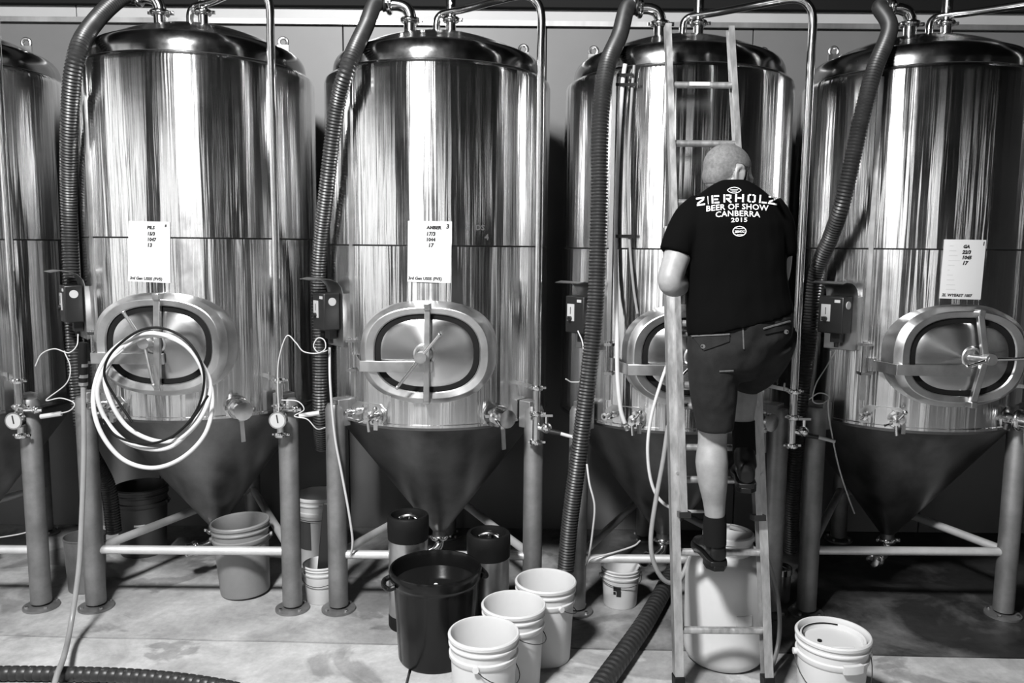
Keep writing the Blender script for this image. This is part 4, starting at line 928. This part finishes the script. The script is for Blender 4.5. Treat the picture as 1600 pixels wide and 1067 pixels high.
line('CANBERRA', 1118, 1187, (340, 340), 2.0, .012, 8.5, 1.05)
line('2015', 1142, 1167, (347.5, 347), .4, .015, 6.5, 1.1)
def ringpatch(cx_, cy_, rx, ry, wd, pointed=False, n=40):
    vs, fs = [], []
    for k in range(n):
        t = 2*math.pi*k/n; c, s = math.cos(t), math.sin(t)
        yy = s*(abs(s)**.5 if pointed else 1)
        vs += [Vector((cx_+rx*c, cy_+ry*yy, 0)), Vector((cx_+(rx-wd)*c, cy_+(ry-wd)*yy, 0))]
    for k in range(n): j = (k+1) % n; fs.append([2*k, 2*j, 2*j+1, 2*k+1])
    put(vs, fs, lambda x, y: (x, y))
ringpatch(1147, 298, 11, 5, 1.1, True); ringpatch(1155, 361.5, 10.8, 8.2, 1.4)
def strip(x0, x1, y, h_): put([Vector((x0, y, 0)), Vector((x1, y, 0)), Vector((x1, y+h_, 0)), Vector((x0, y+h_, 0))], [[0, 1, 2, 3]], lambda x, y: (x, y))
strip(1141, 1153, 297, .9); strip(1143, 1151, 299.2, .8); strip(1149, 1161, 357, .8); strip(1151, 1160, 366.5, .9)
line('ZIERHOLZ', 1147.5, 1163, (364, 363.4), .1, .03, 3.6)
prt.build('shirt_print', 'print', man, 20)
# socks and boots
def boot(heel, toe, ank, name, zs):
    """heel, toe: points on the sole line; ank: ankle point"""
    h_, t_, a_ = Vector(heel), Vector(toe), Vector(ank); d = (t_-h_); L = d.length; d.normalize(); u = Vector((0, 0, 1)); u = (u-d*u.dot(d)).normalized(); s = d.cross(u)
    m = MB(); rows = []
    for f_, wd, ht in ((-.03, .028, .07), (.02, .037, .1), (.2, .041, .115), (.38, .041, .11), (.52, .043, .085), (.68, .05, .064), (.83, .048, .052), (.94, .036, .042), (1.0, .018, .03)):
        c = h_+d*L*f_; rows.append([c+s*wd*math.cos(t)*(1 if math.sin(t) < 0 else .92)+u*(.012+(ht-.012)*(.5+.5*math.sin(t))) for t in [2*math.pi*k/20 for k in range(20)]])
    m.rings(rows); c0 = h_+d*L*.2
    m.tube([c0+u*.07, c0.lerp(a_, .6)+u*.03, a_], [.046, .045, .043], 18)
    o = blob(m, .007, 3).build(name, 'boot', man, 180)
    sm = MB(); pts = [(-.045, .02), (-.03, .034), (.1, .043), (.3, .042), (.5, .042), (.68, .053), (.85, .05), (.97, .036), (1.03, .014)]
    poly = [h_+d*L*f_+s*wd for f_, wd in pts]+[h_+d*L*f_-s*wd for f_, wd in reversed(pts)]
    sm.ngon([p+u*.018 for p in poly], -u*.02); hl = [h_+d*L*f_+s*wd*q for f_, wd, q in ((-.045, .02, 1), (.1, .043, 1), (.32, .04, 1), (.32, .04, -1), (.1, .043, -1), (-.045, .02, -1))]
    sm.ngon([p for p in hl], -u*.022); sm.build('boot_sole', 'boot', man, bevel=.003)
    lm = MB()
    for k in range(4):
        c = h_+d*L*(.4+.08*k)+u*(.112-.014*k); lm.tube([c-s*.026-u*.012, c+u*.003, c+s*.026-u*.012], .003, 6)
    lm.build('boot_laces', 'sock', man)
zl = zr_[1]+.0155; zrr = zr_[2]+.0155
yl, yr = LY(zl), LY(zrr)
hl, tl = PT(1123, 872, yl-.2), PT(1092, 862, yl+.055); hl.z = zl+.004; tl.z = zl+.004
boot(hl, tl, PT(1117, 826, 3.21), 'boot', 0)
hr, tr = PT(1166, 757, yr-.18), PT(1158, 747, yr+.07); hr.z = zrr+.004; tr.z = zrr+.004
boot(hr, tr, PT(1162, 696, 3.335), 'boot', 0)
m = MB(); limb(m, [(1117, 804, 3.205, .043), (1117, 820, 3.207, .047), (1117, 850, 3.205, .046)]); m.build('sock', 'sock', man, 50)
m = MB(); limb(m, [(1161.5, 657, 3.345, .047), (1162, 680, 3.34, .047), (1163, 710, 3.335, .048)]); m.build('sock', 'sock', man, 50)
# the can he holds
r = thing('spray_can', 'white labelled can held in front of the man, half hidden by him', 'can', canc-Vector((0, 0, .08)))
Mc = Matrix.Translation(canc-Vector((0, 0, .08)))
MB(Mc).lathe([(.001, 0), (.03, 0), (.033, .004), (.033, .15), (.026, .165), (.001, .166)], 32).build('can_body', 'gauge_face', r)
MB(Mc).lathe([(.0, .165), (.02, .166), (.02, .19), (.001, .192)], 24).build('can_cap', 'black_plastic', r)
m = MB(Mc)
for z in (.125, .045): m.lathe([(.0332, z), (.034, z), (.034, z+.008), (.0332, z+.008)], 32)
m.build('label_band', 'ink', r)
m = MB(Mc); m.rings([[Vector((.0345*math.sin(t), -.0345*math.cos(t), z)) for z in (.072, .1)] for t in [R_(-45+60*k/8) for k in range(9)]], False); m.build('label_mark', 'ink', r)
